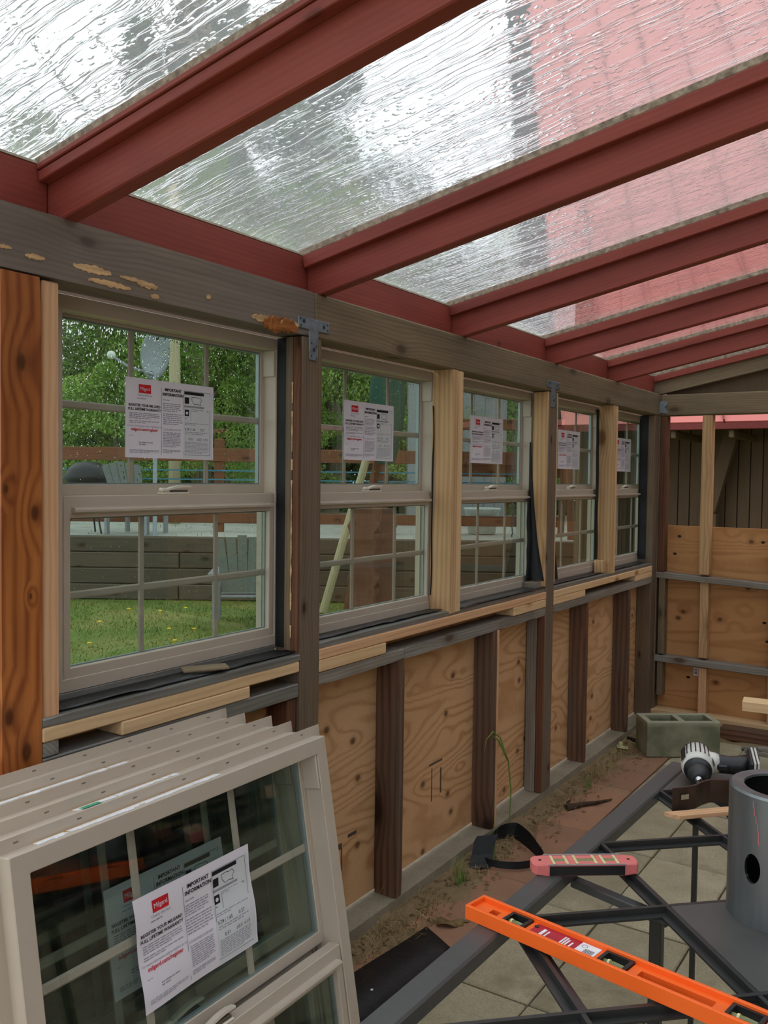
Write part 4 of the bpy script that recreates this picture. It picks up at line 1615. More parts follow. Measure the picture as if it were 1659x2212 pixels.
add_box(bm, .128, .218, -WY + .001, WY - .001, LT - .0089, LT - .0084)
st = finish('sticker', bm, M['sticker_red'], lv)
bm = bmesh.new()
for (a, b, c, d) in ((.146, .152, -.010, .012), (.156, .159, -.012, .010), (.187, .190, -.015, .015), (.192, .195, -.013, .015), (.197, .200, -.015, .010),
                     (.205, .208, -.014, .006), (.134, .140, -.018, -.012)):
    add_box(bm, a, b, c, d, LT - .0084, LT - .0081)
finish('sticker_print', bm, M['label_white'], st)
bm = bmesh.new()
lathe(bm, [(0, .0012), (.0045, .0012), (.0045, 0), (0, 0)], 12, Matrix.Translation((.131, .010, LT - .0084)))
finish('screw', bm, M['tool_black'], lv)
bm = bmesh.new()
add_box(bm, .218, .254, -WY + .001, WY - .001, LT - .0089, LT - .0082)
st = finish('price_sticker', bm, M['label_white'], lv)
bm = bmesh.new()
for k_ in range(6):
    add_box(bm, .232, .25, -.014 + k_ * .0032, -.0125 + k_ * .0032, LT - .0082, LT - .0080)
lathe(bm, [(.0052, 0), (.0052, .0002), (.0045, .0002), (.0045, 0)], 14, Matrix.Translation((.227, .010, LT - .0082)))
finish('sticker_print', bm, M['ink'], st)

# small red torpedo level
tl = empty('torpedo_level', 'small salmon-red torpedo level with three vials near the table rim', 'level', (.868, 1.695, TZ + .0005), math.atan2(.12, .165))
TLn = .222
bm = bmesh.new()
prism(bm, [(0, -.012), (.006, -.022), (.03, -.026), (TLn - .03, -.026), (TLn - .006, -.022), (TLn, -.012), (TLn, .012), (TLn - .006, .02), (TLn - .03, .024),
           (.03, .024), (.006, .02), (0, .012)], 2, 0, .022)
bmesh.ops.bevel(bm, geom=[e for e in bm.edges], offset=.002, segments=1, affect='EDGES')
finish('body', bm, M['tool_red'], tl)
bm = bmesh.new()
add_box(bm, .033, TLn - .033, -.0275, -.0262, .001, .020)
finish('side_plate', bm, M['tool_black'], tl)
for y in (-.0255, .0235):
    bm = bmesh.new()
    add_box(bm, .03, TLn - .03, y - .002, y + .002, .0222, .0236)
    finish('metal_edge', bm, M['aluminium'], tl)
for c, w in ((.058, .014), (.112, .020), (.163, .014)):
    bm = bmesh.new()
    for q in (-1, 1):
        add_box(bm, c + q * w - .003, c + q * w + .003, -.021, .019, .0221, .0243, .001)
    vf = finish('vial_frame', bm, M['vial'], tl)
    bm = bmesh.new()
    tube(bm, [(c - w + .003, -.001, .0185), (c + w - .003, -.001, .0185)], .0065, 10)
    finish('vial', bm, M['vial_dark'], vf)
bm = bmesh.new()
for c in (.018, TLn - .018):
    lathe(bm, [(0, .0012), (.003, .0012), (.003, 0), (0, 0)], 10, Matrix.Translation((c, 0, .0221)))
finish('rivets', bm, M['tool_black'], tl)

# steel pipe standing on the tile
PX, PY, PRad = 1.333, 1.80, .0995
PZ0, PZ1 = TZ - .0008, .862
bm = bmesh.new()
lathe(bm, [(PRad, 0), (PRad, PZ1 - PZ0 - .004), (PRad - .004, PZ1 - PZ0), (PRad - .026, PZ1 - PZ0 - .001), (PRad - .027, PZ1 - PZ0 - .005), (PRad - .006, PZ1 - PZ0 - .006), (PRad - .006, .002),
           (PRad - .005, 0), (PRad, 0)], 72)
pipe_me = bpy.data.meshes.new('pipe')
bmesh.ops.recalc_face_normals(bm, faces=bm.faces)
bm.to_mesh(pipe_me)
bm.free()
pipe = link('steel_pipe', pipe_me, M['pipe'], None, (PX, PY, PZ0))
bm = bmesh.new()
hd = -1.98
lathe(bm, [(0, .05), (.034, .05), (.034, .2), (0, .2)], 32,
      Matrix.Translation((0, 0, .108)) @ Matrix.Rotation(hd, 4, 'Z') @ Matrix.Rotation(PI / 2, 4, 'Y') @ Matrix.Diagonal((.80, .47, 1, 1)))
cut_me = bpy.data.meshes.new('cut')
bmesh.ops.recalc_face_normals(bm, faces=bm.faces)
bm.to_mesh(cut_me)
bm.free()
cut = link('cut', cut_me, None, None, (PX, PY, PZ0))
md = pipe.modifiers.new('b', 'BOOLEAN')
md.operation = 'DIFFERENCE'
md.object = cut
md.solver = 'EXACT'
bpy.context.view_layer.update()
nm_ = bpy.data.meshes.new_from_object(pipe.evaluated_get(bpy.context.evaluated_depsgraph_get()))
pipe.modifiers.clear()
pipe.data = nm_
bpy.data.objects.remove(cut)
pipe.data.materials.append(M['pipe_in'])
for p in pipe.data.polygons:
    p.use_smooth = True
    if math.hypot(p.center.x, p.center.y) < PRad - .003 and p.center.z < PZ1 - PZ0 - .0045:
        p.material_index = 1
try:
    pipe.data.set_sharp_from_angle(angle=math.radians(40))
except Exception:
    pass
tag(pipe, 'thick-walled grey steel pipe with a round side hole on the table tile', 'pipe')
bm = bmesh.new()
a0 = hd + .12
for k_ in range(6):
    a = a0 + .02 * math.sin(k_)
    z = .155 + .013 * k_
    bm.verts.new
    q = [(PRad + .0004, a - .006, z), (PRad + .0004, a + .006, z), (PRad + .0004, a + .006 - .012, z + .013), (PRad + .0004, a - .006 - .010, z + .013)]
    a0 -= .02
    vs = [bm.verts.new((r_ * math.cos(b_), r_ * math.sin(b_), z_)) for r_, b_, z_ in q]
    bm.faces.new(vs)
finish('red_crayon_mark', bm, M['tool_red'], pipe)

# bent steel strap standing on edge, lath beside it
bm = bmesh.new()
ribbon(bm, [(1.020, 2.200, TZ + .001), (1.045, 2.232, TZ + .001), (1.058, 2.255, TZ + .001), (1.066, 2.29, TZ + .001), (1.078, 2.318, TZ + .001), (1.10, 2.332, TZ + .001),
            (1.16, 2.368, TZ + .001), (1.26, 2.43, TZ + .001)], (0, 0, 1), .058, .006)
o = finish('steel_strap', bm, M['rust_steel'])
tag(o, 'dark bent steel strap standing on edge behind the orange lath', 'bracket')
bm = bmesh.new()
prism(bm, [(-.011, -.006), (.011, -.006), (.011, .006), (-.011, .006)], 1, -.0042, -.0036)
finish('slot', bm, M['paver_tan'], o, (1.0405, 2.2225, TZ + .036), (0, 0, math.atan2(.032, .025)))
bm = bmesh.new()
Llen = .30
pts = [(0, .014), (.022, -.016), (Llen, -.016), (Llen, .016), (.0, .016)]
prism(bm, pts, 2, 0, .009)
o = finish('wood_lath', bm, M['new_pink'], None, (1.022, 2.150, TZ + .001), (0, 0, math.atan2(.145, .135)))
tag(o, 'thin orange-toned wooden lath with a slanted end, left of the pipe', 'lath')

# cordless drill lying on the far corner
dr = empty('cordless_drill', 'white and black cordless drill without battery on the far table corner', 'drill', (1.015, 2.455, TZ + .047))
ax = Vector((.27, -.96, -.07)).normalized()       # towards the chuck
hn = Vector((.93, .33, .0))
hn = (hn - ax * hn.dot(ax)).normalized()            # towards the handle end
up = ax.cross(hn)
if up.z < 0:
    up = -up
DM = Matrix((( hn.x, up.x, ax.x, 0), (hn.y, up.y, ax.y, 0), (hn.z, up.z, ax.z, 0), (0, 0, 0, 1)))
dr.matrix_world = Matrix.Translation((1.015, 2.455, TZ + .047)) @ DM
SX = Matrix.Diagonal((1.0, .92, 1, 1))
bm = bmesh.new()
lathe(bm, [(0, -.095), (.026, -.094), (.036, -.086), (.041, -.06), (.043, -.02), (.042, .012), (.038, .03), (0, .03)], 28, SX)
finish('motor_housing', bm, M['tool_white'], dr, smooth=True)
bm = bmesh.new()
for k_ in range(6):
    a = PI * .27 + k_ * PI * .09
    add_box(bm, -.0016, .0016, .0405, .0435, -.07, .0, 0, SX @ Matrix.Rotation(a - PI / 2, 4, 'Z'))
finish('vent_ribs', bm, M['tool_black'], dr)
bm = bmesh.new()
for a in (.35, PI - .55):
    vs = []
    for z in (-.06, -.02, .02):
        for da in (-.22, .0, .22):
            vs.append(bm.verts.new(SX @ Vector((.0446 * math.cos(a + da), .0446 * math.sin(a + da), z))))
    for i in range(2):
        for j in range(2):
            bm.faces.new((vs[i * 3 + j], vs[i * 3 + j + 1], vs[i * 3 + j + 4], vs[i * 3 + j + 3]))
finish('rubber_panel', bm, M['tool_black'], dr, smooth=True)
bm = bmesh.new()
lathe(bm, [(0, .0302), (.036, .0302), (.0365, .036), (.034, .046), (.030, .048), (.0295, .05), (0, .05)], 28, SX)
finish('torque_collar', bm, M['tool_black'], dr, smooth=True)
bm = bmesh.new()
lathe(bm, [(0, .0502), (.027, .0502), (.027, .06), (.025, .076), (.018, .090), (.011, .094), (0, .094)], 24)
ck = finish('chuck', bm, M['chuck_dark'], dr, smooth=True)
bm = bmesh.new()
lathe(bm, [(0, .0942), (.011, .0942), (.009, .104), (.006, .109), (0, .109)], 16)
finish('chuck_jaws', bm, M['chrome'], ck, smooth=True)
bm = bmesh.new()
hp = [(.030, 0, -.03), (.055, 0, -.028), (.08, 0, -.026), (.105, 0, -.030), (.127, 0, -.034)]
rg = tube(bm, hp, [.028, .025, .0235, .025, .031], 16)
finish('handle', bm, M['tool_black'], dr, smooth=True)
bm = bmesh.new()
tube(bm, [(.02, 0, -.03), (.045, 0, -.028), (.058, 0, -.027)], [.031, .028, .024], 16)
finish('grip_collar', bm, M['tool_white'], dr, smooth=True)
bm = bmesh.new()
add_box(bm, .05, .078, -.009, .009, -.014, .004, .004)
finish('trigger', bm, M['tool_black'], dr)
bm = bmesh.new()
add_box(bm, .128, .139, -.032, .032, -.085, .03, .004)
ft = finish('battery_foot', bm, M['tool_black'], dr)
for x in (.1385, .147):
    bm = bmesh.new()
    add_box(bm, x, x + .005, -.034, .034, -.088, .032, .0015)
    finish('foot_trim', bm, M['tool_white'], ft)
bm = bmesh.new()
add_box(bm, .1436, .1469, -.03, .03, -.082, .028)
add_box(bm, .1521, .159, -.018, .018, -.086, -.05, .002)
finish('battery_rail', bm, M['tool_black'], ft)

# ------------------------------------------------------------------ things on the ground
# concrete block
bm = bmesh.new()
BL, BD, BH, TH = .40, .19, .19, .032
add_box(bm, 0, BL, 0, TH, 0, BH, .003)
add_box(bm, 0, BL, BD - TH, BD, 0, BH, .003)
for x0, x1 in ((0, TH), (BL / 2 - TH / 2, BL / 2 + TH / 2), (BL - TH, BL)):
    add_box(bm, x0 + .0002, x1 - .0002, TH - .002, BD - TH + .002, 0, BH - .0003, 0)
o = finish('concrete_block', bm, M['cmu'], None, (.198, 4.765, ZF + .003), (0, 0, .615))
tag(o, 'mossy two-hole concrete block on the floor in the back corner', 'block')

# old timber in front of the back wall and rotten scraps
lumber_o = lumber('landscape_timber', .44, 2.6, 5.36, 5.47, -.058, .006, M['old_stud'], None, .006, None, .06)
tag(lumber_o, 'old brown timber lying along the foot of the back wall', 'timber')
for i, (x, y, a, l) in enumerate(((.66, 5.24, .1, .14), (.70, 5.17, -.1, .16), (.74, 5.20, .25, .12))):
    o = lumber('wood_scrap', -l / 2, l / 2, -.02, .02, -.009, .009, M['grey_old'], None, .004, None, .1)
    o.location = (x, y, ZF + .0115 + (.0195 if i == 2 else 0))
    o.rotation_euler = (0, 0, a)
    tag(o, ('splintered grey wood scrap nearest the old timber', 'splintered grey wood scrap lying in front of another scrap',
            'splintered grey wood scrap resting on two others')[i], 'wood scrap', 'rotten wood scraps by the back wall')

# black flashing coil
bm = bmesh.new()
pts = [(-.02 + .05, 3.10, ZF + .07), (.045, 3.04, ZF + .03), (.07, 3.02, ZF + .002)]
ribbon(bm, [(.055, 2.99, ZF + .001), (.045, 3.03, ZF + .04), (.04, 3.06, ZF + .085), (.045, 3.075, ZF + .10)], (1, .75, .1), .085, .002)
key = [(.055, 3.035), (.035, 3.10), (.025, 3.20), (.03, 3.30), (.075, 3.345), (.15, 3.30), (.225, 3.235), (.268, 3.19), (.25, 3.12), (.20, 3.065), (.13, 3.04), (.085, 3.05), (.06, 3.09)]
wd = [.02, .03, .045, .06, .065, .06, .045, .03, .03, .028, .026, .024, .02]
loop, lw = [], []
for q in range(len(key) - 1):
    p0, p1, p2, p3 = [Vector((*key[max(0, min(len(key) - 1, q + d))], 0)) for d in (-1, 0, 1, 2)]
    for t in (0, .25, .5, .75):
        pt = .5 * ((2 * p1) + (p2 - p0) * t + (2 * p0 - 5 * p1 + 4 * p2 - p3) * t * t + (3 * p1 - p0 - 3 * p2 + p3) * t ** 3)
        loop.append((pt.x, pt.y, ZF + .003 + .001 * q))
        lw.append(wd[q] + (wd[q + 1] - wd[q]) * t)
ribbon(bm, loop, (.1, .25, 1), lw, .002)
o = finish('flashing_coil', bm, M['felt'], smooth=False)
tag(o, 'looped black flashing strip lying on the ground by the wall', 'flashing')

# flat felt offcut
bm = bmesh.new()
n = 12
A, B = [], []
for i in range(n + 1):
    t = i / n
    a = Vector((.118 + .037 * t ** 1.3, 1.9 + .60 * t, 0))
    b = Vector((.262 + .03 * t, 1.82 + .62 * t, 0))
    h = ZF + .012 + .006 * math.sin(t * 5)
    A.append([bm.verts.new((a.x, a.y, h + .008)), bm.verts.new(((a.x + b.x) / 2, (a.y + b.y) / 2, h + .002)), bm.verts.new((b.x, b.y, h - .006))])
for p, q in zip(A, A[1:]):
    for k_ in range(2):
        bm.faces.new((p[k_], p[k_ + 1], q[k_ + 1], q[k_]))
o = finish('felt_offcut', bm, M['felt'], smooth=True)
mo = o.modifiers.new('s', 'SOLIDIFY')
mo.thickness = .003
tag(o, 'flat black felt offcut on the ground beside the leaning windows', 'felt')
bm = bmesh.new()
bmesh.ops.create_icosphere(bm, subdivisions=1, radius=.006)
for v in bm.verts:
    v.co *= R.uniform(.6, 1.2)
o = finish('foam_crumb', bm, M['white_plastic'], None, (.215, 2.09, ZF + .021))
tag(o, 'tiny white crumb lying on the black felt offcut', 'crumb')

# dead leaf, twigs, scrap
bm = bmesh.new()
vs = []
for i in range(7):
    t = i / 6
    w = .022 * math.sin(PI * min(1, t + .08)) + .002
    vs.append((bm.verts.new((t * .09, -w, .004 + .012 * math.sin(t * 5))), bm.verts.new((t * .09, 0, .002 + .008 * math.sin(t * 3))), bm.verts.new((t * .09, w, .012 + .01 * math.sin(t * 7 + 1)))))
for a, b in zip(vs, vs[1:]):
    for k_ in range(2):
        bm.faces.new((a[k_], a[k_ + 1], b[k_ + 1], b[k_]))
o = finish('dead_leaf', bm, M['leaf_dead'], None, (.165, 2.55, ZF + .003), (0, 0, .6), True)
mo = o.modifiers.new('s', 'SOLIDIFY')
mo.thickness = .001
tag(o, 'curled dead brown leaf on the red pavers near the orange level', 'leaf')
bm = bmesh.new()
tube(bm, [(.13, 3.79, ZF + .010), (.17, 3.86, ZF + .014), (.215, 3.93, ZF + .010), (.26, 4.02, ZF + .008)], [.017, .011, .008, .004], 8)
tube(bm, [(.20, 3.91, ZF + .012), (.235, 3.92, ZF + .02), (.262, 3.945, ZF + .026)], [.006, .005, .002], 6)
tube(bm, [(.135, 3.8, ZF + .014), (.12, 3.83, ZF + .022), (.125, 3.85, ZF + .03)], [.010, .007, .002], 6)
o = finish('dead_branch', bm, M['twig'])
tag(o, 'short dark dead branch lying on the red pavers', 'branch')
bm = bmesh.new()
add_box(bm, -.03, .03, -.02, .02, 0, .004, .001)
add_box(bm, -.02, .0, .012, .03, .004, .02, .002)
o = finish('packaging_scrap', bm, M['scrap'], None, (.045, 4.83, ZF + .012), (.1, .1, .4))
tag(o, 'pale yellow scrap of packaging left of the concrete block', 'scrap')
bm = bmesh.new()
tube(bm, [(.02, 5.0, ZF + .02), (.08, 4.98, ZF + .018), (.16, 5.01, ZF + .018), (.2, 5.06, ZF + .018)], .012, 8)
o = finish('hose_piece', bm, M['felt'])
tag(o, 'short black hose piece behind the concrete block', 'hose')

# shim on the near sill
o = lumber('wood_shim', -.06, .06, -.019, .019, -.003, .003, M['weathered'], None, .002)
o.location = (-.03, 1.663, .934)
o.rotation_euler = (.12, 0, 1.05)
tag(o, 'small tan wooden shim on the black sill of the nearest window', 'shim')

# sawhorse with the pale board whose end shows at the right edge
sh = empty('sawhorse', 'wooden sawhorse carrying a pale board at the right edge', 'sawhorse', (1.34, 3.93, ZF), .15)
lumber('top_rail', -.045, .045, -.4, .4, .51, .597, M['tan_stud'], sh, .003)
for sx in (-1, 1):
    for sy in (-1, 1):
        bm = bmesh.new()
        p0 = Vector((sx * .056, sy * .3, .585))
        p1 = Vector((sx * .2, sy * .37, 0))
        d = p1 - p0
        add_box(bm, -.017, .017, -.04, .04, 0, d.length)
        me_m = Matrix.Translation(p0) @ d.to_track_quat('Z', 'Y').to_matrix().to_4x4()
        bm.transform(me_m)
        lo = min(v.co.z for v in bm.verts)
        for v in bm.verts:
            if v.co.z < .0:
                v.co.z = 0.0
        finish('leg', bm, M['tan_stud'], sh)
o = lumber('board', -.9, .9, -.045, .045, -.019, .019, M['new_pine'], None, .002)
o.location = (.885 + .9 * math.cos(.13), 3.70 + .9 * math.sin(.13), .557)
o.rotation_euler = (0, 0, .13)
tag(o, 'pale new board end resting on the sawhorse at the right edge', 'board')

# ------------------------------------------------------------------ garden
lawn = structure('lawn', 'mown lawn outside the windows', 'lawn')
bm = bmesh.new()
n = 40
g = []
for j in range(n + 1):
    row = []
    for i in range(n + 1):
        p = yard(-6 + 70 * (j / n) ** 1.3, -45 + 90 * i / n)
        inside = -.12 < p.x < 5.0 and -1.5 < p.y < 5.8
        row.append(bm.verts.new((p.x, p.y, -.17 + (.02 * noise.noise((p.x * .5, p.y * .5, 0)) if not inside else 0))))
    g.append(row)
for a, b in zip(g, g[1:]):
    for i in range(n):
        bm.faces.new((a[i], a[i + 1], b[i + 1], b[i]))
finish('turf', bm, M['lawn'], lawn, smooth=True)
bm = bmesh.new()
rr = random.Random(12)
for _ in range(20000):
    p = yard(rr.uniform(5.8, 11.2), rr.uniform(-5.5, 1.2), -.16)
    h = rr.uniform(.015, .045)
    a = rr.uniform(0, PI)
    w = .006
    bm.faces.new([bm.verts.new(p + Vector((math.cos(a) * w, math.sin(a) * w, 0))), bm.verts.new(p - Vector((math.cos(a) * w, math.sin(a) * w, 0))),
                  bm.verts.new(p + Vector((rr.uniform(-.03, .03), rr.uniform(-.03, .03), h)))])
o = finish('grass_blades', bm, M['lawn'], lawn)
o['kind'] = 'stuff'
# dandelions
bm = bmesh.new()
lathe(bm, [(0, .042), (.018, .043), (.024, .036), (.016, .03), (0, .028)], 8)
tube(bm, [(0, 0, -.02), (0, 0, .03)], .003, 4)
dn = finish('dandelion', bm, M['dandelion'])
NTH = ['nearest', 'second nearest', 'third nearest', 'fourth nearest', 'fifth nearest', 'sixth nearest', 'seventh nearest', 'eighth nearest',
       'ninth nearest', 'tenth nearest', 'second furthest', 'furthest']
spots = sorted((rr.uniform(7.6, 10.4), rr.uniform(-3.4, -1.2)) for _ in range(12))
for k_, (d_, s_) in enumerate(spots):
    o = dn if k_ == 0 else dn.copy()
    if k_:
        COL.objects.link(o)
    o.location = yard(d_, s_, -.15)
    tag(o, 'yellow dandelion on the lawn, the %s of twelve to the windows' % NTH[k_], 'flower', 'dandelions on the lawn')

# raised gravel terrace behind a timber retaining wall
tw = structure('retaining_wall', 'dark timber retaining wall at the far side of the lawn', 'wall')
for c in range(4):
    for q in range(5):
        L = 3.2
        s0 = -9 + q * L + (1.2 if c % 2 else 0)
        bm = bmesh.new()
        add_box(bm, -L / 2 + .006, L / 2 - .006, -.1, .1, 0, .195, .012)
        p = yard(11.4 + .02 * c, s0 + L / 2, -.16 + .2 * c)
        finish('timber', bm, M['old_timber'], tw, p, (0, 0, math.atan2(.5466, .8374)))
bm = bmesh.new()
n = 16
g = []
for j in range(n + 1):
    g.append([bm.verts.new(yard(11.45 + 9 * j / n, -10 + 17 * i / n, .61 + .02 * noise.noise((i * .7, j * .7, 1)))) for i in range(n + 1)])
for a, b in zip(g, g[1:]):
    for i in range(n):
        bm.faces.new((a[i], a[i + 1], b[i + 1], b[i]))
trc = structure('terrace', 'pale gravel terrace above the retaining wall', 'terrace')
finish('gravel', bm, M['gravel'], trc, smooth=True)

# fence with rails and blue tape on the terrace
fe = empty('fence', 'red-brown rail fence strung with blue tape on the gravel terrace', 'fence', yard(13, 0, .61))
FR = math.atan2(.5466, .8374)
fe.rotation_euler = (0, 0, FR)
for k_, s in enumerate((-7.2, -4.8, -2.4, -.05, 2.4)):
    lumber('post', s - .065, s + .065, -.065, .065, -.02, 1.35, M['fence_wood'], fe, .01)
for z, h in ((1.02, .19), (.13, .15)):
    lumber('rail', -7.4, 2.6, -.09, -.066, z, z + h, M['fence_wood'], fe, .006)
for z in (.62, .75, .88):
    bm = bmesh.new()
    add_box(bm, -7.3, 2.5, -.1, -.096, z, z + .02)
    finish('fence_tape', bm, M['tape_blue'], fe)


# slatted plastic chairs
def make_chair():
    r = empty('garden_chair', 'grey slatted plastic chair', 'chair')
    for k_ in range(5):
        bm = bmesh.new()
        x = (k_ - 2) * .105
        prism(bm, [(x * .8 - .045, .36), (x * .8 + .045, .36), (x * 1.1 + .047, .98 - .02 * abs(k_ - 2)), (x * 1.1 - .047, .98 - .02 * abs(k_ - 2))], 1, .1, .118)
        for v in bm.verts:
            v.co.y += (v.co.z - .36) * .45
        finish('back_slat', bm, M['plastic_grey'], r)
    for k_ in range(4):
        bm = bmesh.new()
        add_box(bm, -.24, .24, -.42 + k_ * .13, -.31 + k_ * .13, .36 - .02 * k_, .378 - .02 * k_, .004)
        finish('seat_slat', bm, M['plastic_grey'], r)
    for s in (-1, 1):
        bm = bmesh.new()
        add_box(bm, s * .29 - .02, s * .29 + .02, -.42, -.34, 0, .56, .004)
        finish('leg', bm, M['plastic_grey'], r)
        bm = bmesh.new()
        add_box(bm, s * .29 - .02, s * .29 + .02, .16, .24, 0, .56, .004)
        finish('leg', bm, M['plastic_grey'], r)
        bm = bmesh.new()
        add_box(bm, s * .29 - .06, s * .29 + .06, -.46, .30, .56, .58, .005)
        finish('armrest', bm, M['plastic_grey'], r)
    return r


ch = make_chair()
ch.location = yard(9.4, -1.47, -.15)
ch.rotation_euler = (0, 0, FR + PI + .1)
ch['label'] = 'grey slatted plastic chair standing on the lawn by the retaining wall'
c2 = copy_tree(ch)
c2.location = yard(12.2, -3.42, .62)
c2.rotation_euler = (0, 0, FR + PI - .2)
c2['label'] = 'grey slatted plastic chair up on the gravel terrace behind the blue tape'
bm = bmesh.new()
lathe(bm, [(0, .55), (.12, .56), (.26, .62), (.31, .74), (.30, .80), (.28, .86), (.16, .96), (0, .98)], 20)
kt = finish('kettle_grill', bm, M['tool_black'], None, yard(12.2, -4.05, .62), (0, 0, 0), True)
tag(kt, 'round black kettle grill on the terrace seen through the nearest window', 'grill')
for a in (0, 2.1, 4.2):
    bm = bmesh.new()
    tube(bm, [(.12 * math.cos(a), .12 * math.sin(a), .58), (.28 * math.cos(a), .28 * math.sin(a), 0)], .012, 6)
    finish('leg', bm, M['tool_black'], kt)

# pole with satellite dish
bm = bmesh.new()
tube(bm, [(0, 0, 0), (.02, 0, 2.0), (-.03, 0, 4.2), (-.05, 0, 7.0)], [.10, .095, .085, .075], 12)
pl = finish('utility_pole', bm, M['pole_pale'], None, yard(15, -3.53, .55), smooth=True)
tag(pl, 'pale weathered utility pole behind the nearest window', 'pole')
sd = empty('satellite_dish', 'grey satellite dish on a mast left of the pale pole', 'satellite dish', yard(11.9, -3.05 - .02, .61))
sd.rotation_euler = (0, 0, FR)
bm = bmesh.new()
tube(bm, [(0, .06, -.02), (0, .06, 1.9), (-.02, .03, 2.2)], .03, 8)
finish('mast', bm, M['dish'], sd)
bm = bmesh.new()
lathe(bm, [(0, -.05), (.12, -.042), (.25, -.012), (.31, .02), (.31, .03), (.25, 0), (.12, -.03), (0, -.038)], 24,
      Matrix.Translation((0, 0, 2.42)) @ Matrix.Rotation(1.05, 4, 'Z') @ Matrix.Rotation(1.75, 4, 'X') @ Matrix.Rotation(0, 4, 'Y') @ Matrix.Diagonal((.85, 1.1, 1, 1)))
finish('reflector', bm, M['dish'], sd, smooth=True)
bm = bmesh.new()
tube(bm, [(-.02, .0, 2.15), (-.28, -.25, 2.22), (-.42, -.4, 2.32)], .018, 6)
arm = finish('feed_arm', bm, M['dish'], sd)
bm = bmesh.new()
bmesh.ops.create_uvsphere(bm, u_segments=10, v_segments=8, radius=.055)
finish('feed_horn', bm, M['white_plastic'], arm, (-.44, -.42, 2.34), smooth=True)

# closed green parasol, leaning poles of a frame, metal shed
gp = empty('parasol', 'closed dark green parasol outside the second window', 'parasol', yard(10.2, .02, -.16))
bm = bmesh.new()
tube(bm, [(0, 0, 0), (0, 0, 3.3)], .022, 8)
finish('pole', bm, M['fence_wood'], gp)
bm = bmesh.new()
pr2 = []
for k_ in range(9):
    t = k_ / 8
    pr2.append((.05 + .13 * math.sin(PI * (t * .9 + .08)) ** 1, 1.75 + 1.5 * t))
rings = []
for r_, z in pr2:
    rings.append([bm.verts.new((r_ * (1 + .18 * (q % 2)) * math.cos(2 * PI * q / 16), r_ * (1 + .18 * (q % 2)) * math.sin(2 * PI * q / 16), z)) for q in range(16)])
for a, b in zip(rings, rings[1:]):
    for q in range(16):
        bm.faces.new((a[q], a[(q + 1) % 16], b[(q + 1) % 16], b[q]))
bm.faces.new(rings[0])
bm.faces.new(rings[-1][::-1])
finish('canopy', bm, M['green_canvas'], gp)
fs_ = empty('climbing_poles', 'leaning A-frame of pale and red-brown poles outside the second window', 'swing', yard(10.4, -.2, -.16))
fs_.rotation_euler = (0, 0, FR)
bm = bmesh.new()
tube(bm, [(-.5, 0, 0), (.12, .1, 2.3)], [.05, .045], 10)
finish('pole', bm, M['pole_pale'], fs_)
bm = bmesh.new()
tube(bm, [(-.22, .25, 0), (.22, .1, 2.3)], [.055, .05], 10)
finish('pole', bm, M['fence_wood'], fs_)
stp = lumber('stump', -.19, .19, -.18, .18, 0, 1.28, M['stump_wood'], None, .05, None, .12)
stp.location = yard(9.2, -.12, .47)
tag(stp, 'broad red-brown tree stump outside the second window', 'stump')
sdh = empty('shed', 'grey metal-clad shed outside the right of the second window', 'shed', yard(15.5, .75, .55))
sdh.rotation_euler = (0, 0, FR)
for k_ in range(9):
    bm = bmesh.new()
    add_box(bm, -.35 + k_ * .19, -.165 + k_ * .19, 0, .012, 0, 3.1 + .05 * k_, .004)
    finish('wall_panel', bm, M['metal_shed'], sdh)
bm = bmesh.new()
add_box(bm, -.34, 1.32, .0125, 1.5, 0, 3.05)
finish('shed_body', bm, M['metal_shed'], sdh)
bm = bmesh.new()
prism(bm, [(-.5, 3.16), (1.5, 3.58), (1.5, 3.64), (-.5, 3.22)], 1, -.2, 1.7)
finish('shed_roof', bm, M['roof_seam'], sdh)

# swing set and play things outside the third window
sw = empty('swing_set', 'red-brown wooden swing set with chain swing outside the third window', 'swing', yard(12.5, 1.55, -.16))
sw.rotation_euler = (0, 0, FR)
for x in (-.55, 1.0):
    for y in (-.5, .5):
        bm = bmesh.new()
        tube(bm, [(x, y, 0), (x, y * .15, 2.35)], .05, 8)
        finish('leg', bm, M['fence_wood'], sw)
bm = bmesh.new()
add_box(bm, -.7, 1.15, -.06, .06, 2.27, 2.42, .008)
finish('top_beam', bm, M['fence_wood'], sw)
for x in (.25, .62):
    bm = bmesh.new()
    for q in range(26):
        z = 2.27 - q * .062
        tube(bm, [(x + .01 * (q % 2), .012 * (1 - q % 2), z), (x - .01 * (q % 2), -.012 * (1 - q % 2), z - .055)], .011, 5)
    finish('chain', bm, M['galv_dark'], sw)
bm = bmesh.new()
add_box(bm, .2, .67, -.09, .09, .62, .66, .01)
finish('swing_seat', bm, M['tool_black'], sw)
bm = bmesh.new()
add_box(bm, -.75, 1.2, .62, .66, 1.62, 1.95, .006)
finish('play_board', bm, M['fence_wood'], sw)
pk = empty('lumber_pile', 'pile of yellow planks on the lawn outside the third window', 'lumber pile', yard(9.6, 1.65, -.16))
pk.rotation_euler = (0, 0, FR)
for r_ in range(5):
    for q in range(6):
        if r_ == 4 and q > 3:
            continue
        bm = bmesh.new()
        add_box(bm, -.9, .9 - .05 * ((q * 7 + r_) % 3), -.3 + q * .1, -.205 + q * .1, .05 + r_ * .055, .1 + r_ * .055, .004)
        finish('plank', bm, M['yellow_wood'], pk)
for q in (-.5, .5):
    bm = bmesh.new()
    add_box(bm, q - .05, q + .05, -.3, .3, 0, .05)
    finish('bearer', bm, M['old_timber'], pk)
bm = bmesh.new()
lathe(bm, [(0, 0), (.2, 0), (.26, .35), (.28, .36), (.27, .38), (.2, .38), (0, .34)], 20)
o = finish('water_tub', bm, M['white_plastic'], None, yard(13.2, 1.45, .62), smooth=True)
